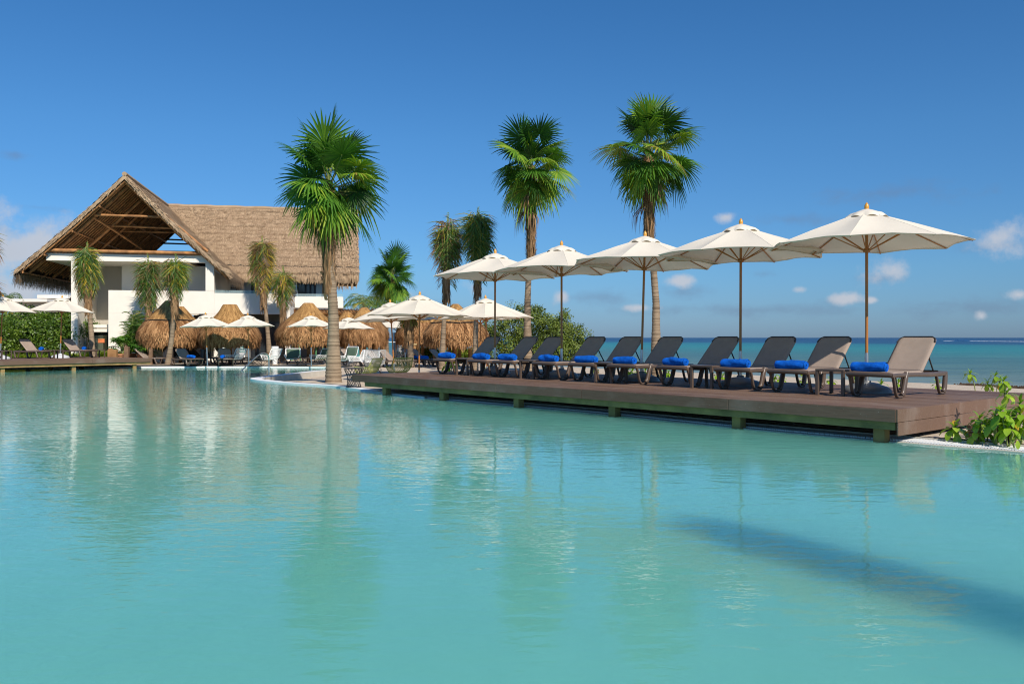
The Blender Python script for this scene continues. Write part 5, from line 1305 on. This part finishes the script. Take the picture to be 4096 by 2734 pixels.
# ------------------------------------------------------------------ planters beside the left deck
def pot(x, Y, label, seed, kind, rr=.30, group='terracotta pots with palms'):
    t = empty('potted_palm', (x, Y, .06), 0, label, 'potted plant', group); r = random.Random(seed)
    b = MB(); b.lathe([(0, 0), (rr*.68, 0), (rr*.74, .04), (rr*.86, .25), (rr*.97, .44), (rr*1.08, .45), (rr*1.08, .52), (rr*.98, .52), (rr*.9, .45), (0, .44)], 24); b.build('pot', m_terra, t)
    b = MB(); sb = MB()
    if kind == 'areca':
        for i in range(13):
            a = r.uniform(0, 6.28); c, s = math.cos(a), math.sin(a); h = r.uniform(1.3, 2.5); o_ = r.uniform(.35, 1.0)
            feather(b, sb, [(c*.05, s*.05, .4), (c*.12, s*.12, h*.5+.3), (c*o_*.55, s*o_*.55, h*.9+.3), (c*o_, s*o_, h+.15)], .34, r.uniform(.52, .85), r, hang=.25, dens=.05)
    else:
        for i in range(30):
            a = r.uniform(0, 6.28); fan_leaf(b, Vector((r.uniform(-.1, .1), r.uniform(-.1, .1), .42+r.uniform(0, .35))), a, R(r.uniform(10, 80)), r.uniform(.35, .85), .36, .6, r.uniform(.3, .8), r, sb, nseg=12, spread=120)
    b.build('leaves', m_coco if kind == 'areca' else m_fan, t, smooth=False); sb.build('stems', m_stem, t)
pot(PX(492, 41.2), 41.2, 'left terracotta pot with a bushy fan leaved palm beside the planter logs', 1, 'fan', .30)
pot(PX(520, 42.0), 42.0, 'rear terracotta pot with tall feathery areca fronds against the white wall', 2, 'areca', .30)
pot(PX(577, 41.0), 41.0, 'right terracotta pot with fan leaves, next to the palapa skirt', 3, 'fan', .33)
pot(PX(548, 42.5), 42.5, 'terracotta pot half hidden between the other two pots', 4, 'areca', .28)
for i, (px, py, w, lb) in enumerate(((451, 1393, .42, 'broad notched wooden stump at the end of the left deck'), (504, 1380, .2, 'slanting wooden post between the terracotta pots'), (604, 1390, .14, 'short timber upright right of the pots'))):
    Y = 40.2; b = MB(); h = PZ(py, Y)-.05; b.box(-w/2, w/2, -.1, .1, -.05, h*.93); b.box(-w/2+.03, -w/2+w*.45, -.09, .09, h*.93, h); o = b.build('timber_stump', m_log if i else m_postw, loc=(PX(px, Y), Y, .05), smooth=False); bevel(o, .02); o.rotation_euler = (0, R(3 if i == 1 else 0), 0)
    tag(o, lb, 'timber post')
sg = empty('wooden_sign', (PX(634, 44), 44, 0), 0, 'pale wooden board leaning behind the left thatched hut', 'sign')
b = MB(); z0, z1 = PZ(1425, 44), PZ(1385, 44); b.box(-.22, .22, -.02, .02, z0, z1); b.build('board', m_signb, sg, smooth=False)
b = MB()
for k in range(4): b.box(-.16, .16-.08*(k % 3), -.024, -.021, z1-.14-k*.11, z1-.12-k*.11)
b.build('lettering_lines', m_log, sg, smooth=False)
b = MB(); b.box(-.2, -.16, .02, .06, 0, z1); b.box(.16, .2, .02, .06, 0, z1); b.build('leg', m_log, sg, smooth=False)

# ------------------------------------------------------------------ loungers, chairs and tables on the sand
GS = 'sun loungers on the sand by the far pool edge'
def lsand(px, Y, ang, label, sc=.92, z=.09):
    return copy_tree(L0, (PX(px, Y), Y, z), R(ang), label, GS, sc=(sc, sc, sc*.9))
def deg_head(a): return a
lsand(790, 38.6, 140, 'sand lounger with half shaded back and blue towel, left of the first far umbrella')
lsand(905, 38.75, 112, 'sand lounger with upright taupe back and blue towel, between the two far umbrella poles')
lsand(668, 40.3, 172, 'dark lounger in profile with raised back, left of the curved palm base')
lsand(690, 41.0, 172, 'second dark lounger in profile just behind the curved palm base')
lsand(900, 41.5, 165, 'dark lounger in profile right behind the woven white chair')
lsand(985, 41.0, 168, 'dark lounger behind the second far umbrella pole')
lsand(1255, 41.5, 165, 'brown lounger behind the third far umbrella pole')
lsand(1488, 38.5, 160, 'dark backed lounger right of the green cushioned chair')
lsand(1592, 36.4, 158, 'lounger with raised back in profile behind the grey woven chair')
lsand(1655, 35.6, 158, 'lounger with raised back in front, behind the lime chair, in profile')
lsand(1735, 38.4, 160, 'lounger in profile with a towel, right of the leaning palm trunk')
lsand(1775, 37.6, 160, 'lounger in profile right of the broad umbrella pole, before the fence')
lsand(1850, 36.6, 155, 'dark raised lounger behind the leftmost lounger of the deck')
GT = 'rolled blue towels on the sand loungers'
for px, Y, a, lb, k in ((764, 38.7, 50, 'rolled blue towel on the half shaded sand lounger', 31), (891, 38.8, 10, 'rolled blue towel on the upright sand lounger between the far umbrella poles', 32), (1659, 37.9, 70, 'small blue towel roll seen end on, left of the broad umbrella pole', 33), (1691, 37.0, 60, 'small blue towel roll seen end on, right of the broad umbrella pole', 34)):
    make_towel((PX(px, Y), Y, .09+.385*.86), R(a), lb, GT, k)

def lattice(b, fn, nu, nv, w, both=True):
    for k in range(-nv, nu+1):
        for sg in (1, -1):
            pts = []
            for j in range(nv+1):
                i = k+j if sg == 1 else nu-(k+j)
                if 0 <= i <= nu: pts.append(Vector(fn(i/nu, j/nv)))
            if len(pts) > 1: b.tube(pts, w, 4, caps=False)
def woven_chair(loc, rz, label, mat, cushion=False, scale=1.0, high=False, group='woven lounge chairs by the pool', cmat=None):
    t = empty('woven_chair', loc, rz, label, 'chair', group, sc=(scale,)*3)
    Wd = .40; 
    prof = crom([(-.34, 0, .30), (-.1, 0, .30), (.16, 0, .32), (.27, 0, .40), (.36, 0, .62), (.44, 0, .95 if high else .84)], 5)
    def fn(u, v):
        p = prof[min(int(v*(len(prof)-1)+.5), len(prof)-1)]; y = (u*2-1); e = abs(y); arm = max(0, (e-.72)/.28)
        return (p.x-.05*arm*v, y*Wd*(1-.06*v), p.z+arm*.24*(1-v)**.6*(1 if v < .85 else .3))
    b = MB(); lattice(b, fn, 11, 13, .0075); b.build('woven_shell', mat, t)
    b = MB(); rim = [fn(i/12, 0) for i in range(13)]+[fn(1, j/12) for j in range(1, 13)]+[fn(1-i/12, 1) for i in range(1, 13)]+[fn(0, 1-j/12) for j in range(1, 12)]
    b.tube(rim, .017, 6, closed=True); b.build('rim', mat, t)
    for k, (sx, sy) in enumerate(((-1, -1), (-1, 1), (1, -1), (1, 1))):
        b = MB(); b.tube([(sx*.04, sy*.05, .30), (sx*.30+.02, sy*.30, 0.005)], .011, 6); b.tube([(sx*.14, sy*.22, .30), (sx*.30+.02, sy*.30, 0.005)], .008, 5); b.build('leg', m_blackm, t)
    if cushion:
        b = MB(); 
        def cf(u, v):
            p = prof[min(int((.05+v*.9)*(len(prof)-1)+.5), len(prof)-1)]; return (p.x-.03*v*2, (u*2-1)*Wd*.78, p.z+.05*(1-v))
        b.grid(cf, 6, 14); b.build('cushion', cmat or m_cush, t, solid=.06)
    return t
def wc(px, Y, ang, label, mat, **k): return woven_chair((PX(px, Y), Y, .08), R(ang), label, mat, **k)
# chair front is local -x; ang turns the backrest direction (+x)
wc(943, 39.6, 60, 'white woven chair behind the second far umbrella pole', m_whitech, scale=.9)
wc(1085, 39.3, 60, 'white woven chair beside the steel handrail, a white bucket behind it', m_whitech, scale=.9)
wc(1170, 40.0, 100, 'white woven chair with a green seat pad, right of the handrail', m_whitech, cushion=True, scale=.9)
wc(1277, 39.6, 40, 'white woven chair seen from the side with a dark cushion, left of the big palm', m_whitech, cushion=True, scale=.9)
wc(1388, 37.6, 55, 'white woven chair with a dark green back cushion, right of the big palm', m_whitech, cushion=True, scale=.92, high=True)
wc(1432, 36.3, 30, 'white woven chair in profile behind the grey one', m_whitech, scale=.88)
wc(1478, 35.4, 80, 'white woven chair partly hidden behind the grey woven chair', m_whitech, scale=.9)
wc(1497, 29.5, -75, 'tall grey woven chair seen from behind, left of the deck end', m_greych, scale=.9, high=True)
wc(1600, 46.5, 80, 'distant white woven chair behind the orange umbrella poles', m_whitech, scale=.92, group='distant white chairs')
wc(1648, 46.8, 100, 'distant white woven chair right of the orange umbrella poles', m_whitech, scale=.92, group='distant white chairs')
woven_chair((PX(1452, 24.6)+.02, 25.4, .05), R(-20), 'lime green woven chair at the corner of the long deck', m_limech, scale=.82, group='lime woven chairs by the deck end')
woven_chair((PX(1592, 25.6), 25.9, .05), R(-60), 'second lime woven chair, only its back rim showing above the deck', m_limech, scale=.82, group='lime woven chairs by the deck end')
# wire side tables
def wire_table(loc, label, h=.42, rr=.28, n=16, top=True):
    t = empty('wire_side_table', loc, 0, label, 'side table', 'black wire side tables')
    b = MB(); 
    for k in range(n):
        a = 2*math.pi*k/n
        for tw in (1.5, -1.5): b.tube([(rr*math.cos(a), rr*math.sin(a), h-.01), (rr*.75*math.cos(a+tw), rr*.75*math.sin(a+tw), 0.01)], .0065, 4)
    b.tube([(rr*.75*math.cos(j*math.pi/12), rr*.75*math.sin(j*math.pi/12), .01) for j in range(24)], .008, 5, closed=True); b.build('wire_base', m_blackm, t)
    b = MB(); b.lathe([(0, h+.012), (rr, h+.012), (rr+.015, h), (rr, h-.012), (0, h-.012)], 24); b.build('table_top', m_darkfr, t)
    return t
p = W(1415, 1548, .04); wire_table((p.x, p.y, .04), 'black criss-cross wire table between the big palm trunk and the deck', .50, .26)
for px, Y, lb in ((1028, 38.7, 'low black wire table left of the handrail top'), (1205, 38.9, 'low black wire table in front of the green padded chair'), (935, 39.9, 'low black table behind the upright lounger')):
    wire_table((PX(px, Y), Y, .08), lb, .34, .33, 8)
# steel handrail into the pool
hr = empty('pool_handrail', (0, 0, 0), 0, 'curved stainless steel handrail at the far pool steps', 'handrail')
Ya, Yb = 34.9, 38.6
for k, off in ((0, 0), (1, 0)):
    if k: break
    b = MB(); pa = Vector((PX(961, Ya), Ya, -.05)); b.tube(crom([tuple(pa), (PX(1010, 35.9), 35.9, PZ(1440, 35.9)), (PX(1040, 36.7), 36.7, PZ(1416, 36.7)), (PX(1060, 37.2), 37.2, PZ(1412, 37.2)), (PX(1073, 37.5), 37.5, PZ(1422, 37.5)), (PX(1076, 37.6), 37.6, PZ(1440, 37.6)), (PX(1076, 37.6), 37.6, -.2)], 6), .028, 10); b.build('rail', m_steel, hr)
    b = MB(); b.lathe([(.028, .02), (.07, .02), (.075, .0), (.075, -.02)], 14, c=(PX(1076, 37.6), 37.6, .01)); b.build('flange', m_steel, hr)
# white bucket-like planter
bk_ = empty('white_planter', (PX(1100, 40.6), 40.6, .08), 0, 'white round planter bucket behind the chair, at the foot of the palm', 'planter')
b = MB(); b.lathe([(0, 0), (.11, 0), (.13, .3), (.15, .66), (.17, .67), (.17, .86), (.15, .86), (.14, .82), (0, .82)], 24); b.build('bucket', m_white, bk_)
# dark speaker bollard
b = MB(); b.lathe([(0, 0), (.11, 0), (.11, .62), (.13, .63), (.13, .72), (0, .74)], 14); o = b.build('bollard_light', m_blackm, loc=(PX(811, 40.2), 40.2, .08)); tag(o, 'black bollard by the first far umbrella pole', 'bollard')
# bar counter and stools under the joined huts, restaurant chairs
ct = empty('outdoor_table', (PX(775, 43.6), 43.6, .08), 0, 'long dark table with a pale top under the joined thatched huts', 'table')
b = MB(); b.box(-1.0, 1.0, -.3, .3, .94, 1.0); b.build('table_top', m_greywall, ct, smooth=False)
b = MB(); b.box(-.95, .95, -.22, .22, .3, .93); b.build('cabinet', m_blackm, ct, smooth=False)
def cafe_chair(loc, rz, label, mat, h=.72, group='turquoise bar chairs'):
    t = empty('bar_chair', loc, rz, label, 'chair', group)
    b = MB(); b.box(-.19, .19, -.19, .19, h-.025, h); bevel(b.build('seat', mat, t, smooth=False), .01)
    for sx in (-1, 1):
        for sy in (-1, 1): b = MB(); b.tube([(sx*.16, sy*.16, h-.02), (sx*.23, sy*.23, 0)], .018, 6); b.build('leg', mat, t)
    b = MB(); b.tube([(.17, -.18, h), (.22, -.19, h+.42), (.23, -.12, h+.47), (.23, .12, h+.47), (.22, .19, h+.42), (.17, .18, h)], .018, 6)
    for y in (-.08, 0, .08): b.box(.195, .21, y-.02, y+.02, h, h+.46)
    b.tube([(-.21, -.2, .25), (-.21, .2, .25), (.21, .2, .25), (.21, -.2, .25)], .012, 5, closed=True); b.build('backrest', mat, t)
    return t
c0 = None
cl = ['turquoise bar chair right of the big palm trunk, leftmost of its row', 'turquoise bar chair beside the knobbed hut post', 'turquoise bar chair between the two hut posts', 'turquoise bar chair right of the second hut post', 'turquoise bar chair near the timber uprights', 'rightmost turquoise bar chair by the leaning umbrella pole']
for i, (px, Y, a) in enumerate(((1418, 47.5, 30), (1440, 48.2, 200), (1468, 47.3, 160), (1478, 48.5, 20), (1502, 47.5, 150), (1520, 48.0, -20))):
    if c0 is None: c0 = cafe_chair((PX(px, Y), Y, .1), R(a), cl[0], m_turq)
    else: copy_tree(c0, (PX(px, Y), Y, .1), R(a), cl[i])
m_green = pmat('green_enamel', (.10, .30, .12), .4, .05)
g0 = cafe_chair((PX(1278, 46.5), 46.5, .1), R(200), 'green bar chair left of the big palm trunk', m_green, .85, 'green bar chairs'); copy_tree(g0, (PX(1322, 46.8), 46.8, .1), R(170), 'green bar chair right beside the big palm trunk')
copy_tree(g0, (PX(1185, 46.6), 46.6, .1), R(190), 'dark shaded green bar chair left of the fourth hut post')
for i, (px, Y) in enumerate(((1497, 45.2), (1530, 45.0))):
    b = MB(); b.tube([(0, 0, -.1), (0, 0, 1.25)], .12, 12); o = b.build('timber_upright', m_postw, loc=(PX(px, Y), Y, .05)); tag(o, ['left orange brown timber upright under the thatch', 'right orange brown timber upright under the thatch'][i], 'timber post', 'timber uprights at the restaurant')
# restaurant tables
for i, (px, Y, lb) in enumerate(((1230, 48.5, 'long laid restaurant table in the shade behind the fourth hut'), (1345, 49.0, 'laid restaurant table right of the big palm trunk'), (1545, 49.0, 'white restaurant table by the leaning umbrella poles'))):
    t = empty('dining_table', (PX(px, Y), Y, .1), 0, lb, 'table', 'restaurant tables'); b = MB(); b.box(-.9, .9, -.4, .4, .98, 1.02); b.build('table_top', m_signb if i < 2 else m_white, t, smooth=False)
    for sx in (-.8, .8):
        for sy in (-.33, .33): b = MB(); b.box(sx-.03, sx+.03, sy-.03, sy+.03, 0, .98); b.build('leg', m_blackm if i < 2 else m_white, t, smooth=False)
# blue curtain screen behind the poles
b = MB(); b.grid(lambda u, v: (u*1.3, .06*math.sin(u*30), v*1.55), 40, 2); o = b.build('striped_curtain', pmat('blue_cloth', (.03, .075, .13), .8, .3, 9), loc=(PX(1570, 50), 50, .1)); tag(o, 'dark blue hanging cloth behind the leaning umbrella poles', 'curtain')

# ------------------------------------------------------------------ sea details
Yp = 900.; ps = empty('parasail', (PX(2047, Yp), Yp, PZ(1203, Yp)), 0, 'tiny blue parasail floating above the sea', 'parasail')
b = MB(); b.grid(lambda u, v: ((u-.5)*4.6, (v-.5)*2.2, 1.2*math.sin(math.pi*(.15+.7*u))*.9+.1), 14, 4); b.build('canopy', m_para, ps, solid=.12)
b = MB()
for k in (-2, -.8, .8, 2): b.tube([(k, 0, .9), (0, 0, -2.4)], .05, 4)
b.tube([(0, 0, -2.4), (0, 0, -3.2)], .22, 6); b.build('lines_and_seat', m_darkfr, ps)
b = MB(); Yw = 520.; r = random.Random(4)
def wk(px, w): v_ = 1363+(px-3850)*.006; return PX(px, Yw), w
pts = []
for i in range(60):
    px = 3780+i*330/59; Yq = (HC+.72)*F/(1363.2+(px-3780)*.010-1350); h = .10+.55*math.exp(-((px-3850)/22)**2)+r.uniform(0, .12); pts.append((PX(px, Yq), Yq, h))
V = []; 
for x, y, h in pts: V += [(x, y-3.0, -.71), (x, y, -.72+h*1.8), (x, y+3.0, -.71)]
fs = []
for i in range(59): fs += [(i*3, i*3+1, i*3+4, i*3+3), (i*3+1, i*3+2, i*3+5, i*3+4)]
b.add(V, fs); o = b.build('boat_wake', m_foam); tag(o, 'white foaming boat wake near the horizon at the right', 'boat wake')
# dried seaweed line on the beach
b = MB(); r = random.Random(8)
for i in range(2200):
    u = r.uniform(-8, 4.6); cx = SHX+SNY*(-u+8); cy = SHY-SNX*(-u+8); sd = -1.9+r.gauss(0, .35)+.5*math.sin(u*.7); x = SHX+SNX*sd+SNY*(8-u); y = SHY+SNY*sd-SNX*(8-u)
    z = ground_z(x, y); s = r.uniform(.04, .16); b.add([(x-s, y, z-.02), (x+s, y+r.uniform(-s, s), z-.02), (x+r.uniform(-s, s)*.4, y, z+r.uniform(.03, .13))], [(0, 1, 2)], r.random())
o = b.build('seaweed_line', m_seaweed, smooth=False); tag(o, 'dark dried seaweed washed up along the waterline', 'seaweed', kind='stuff')
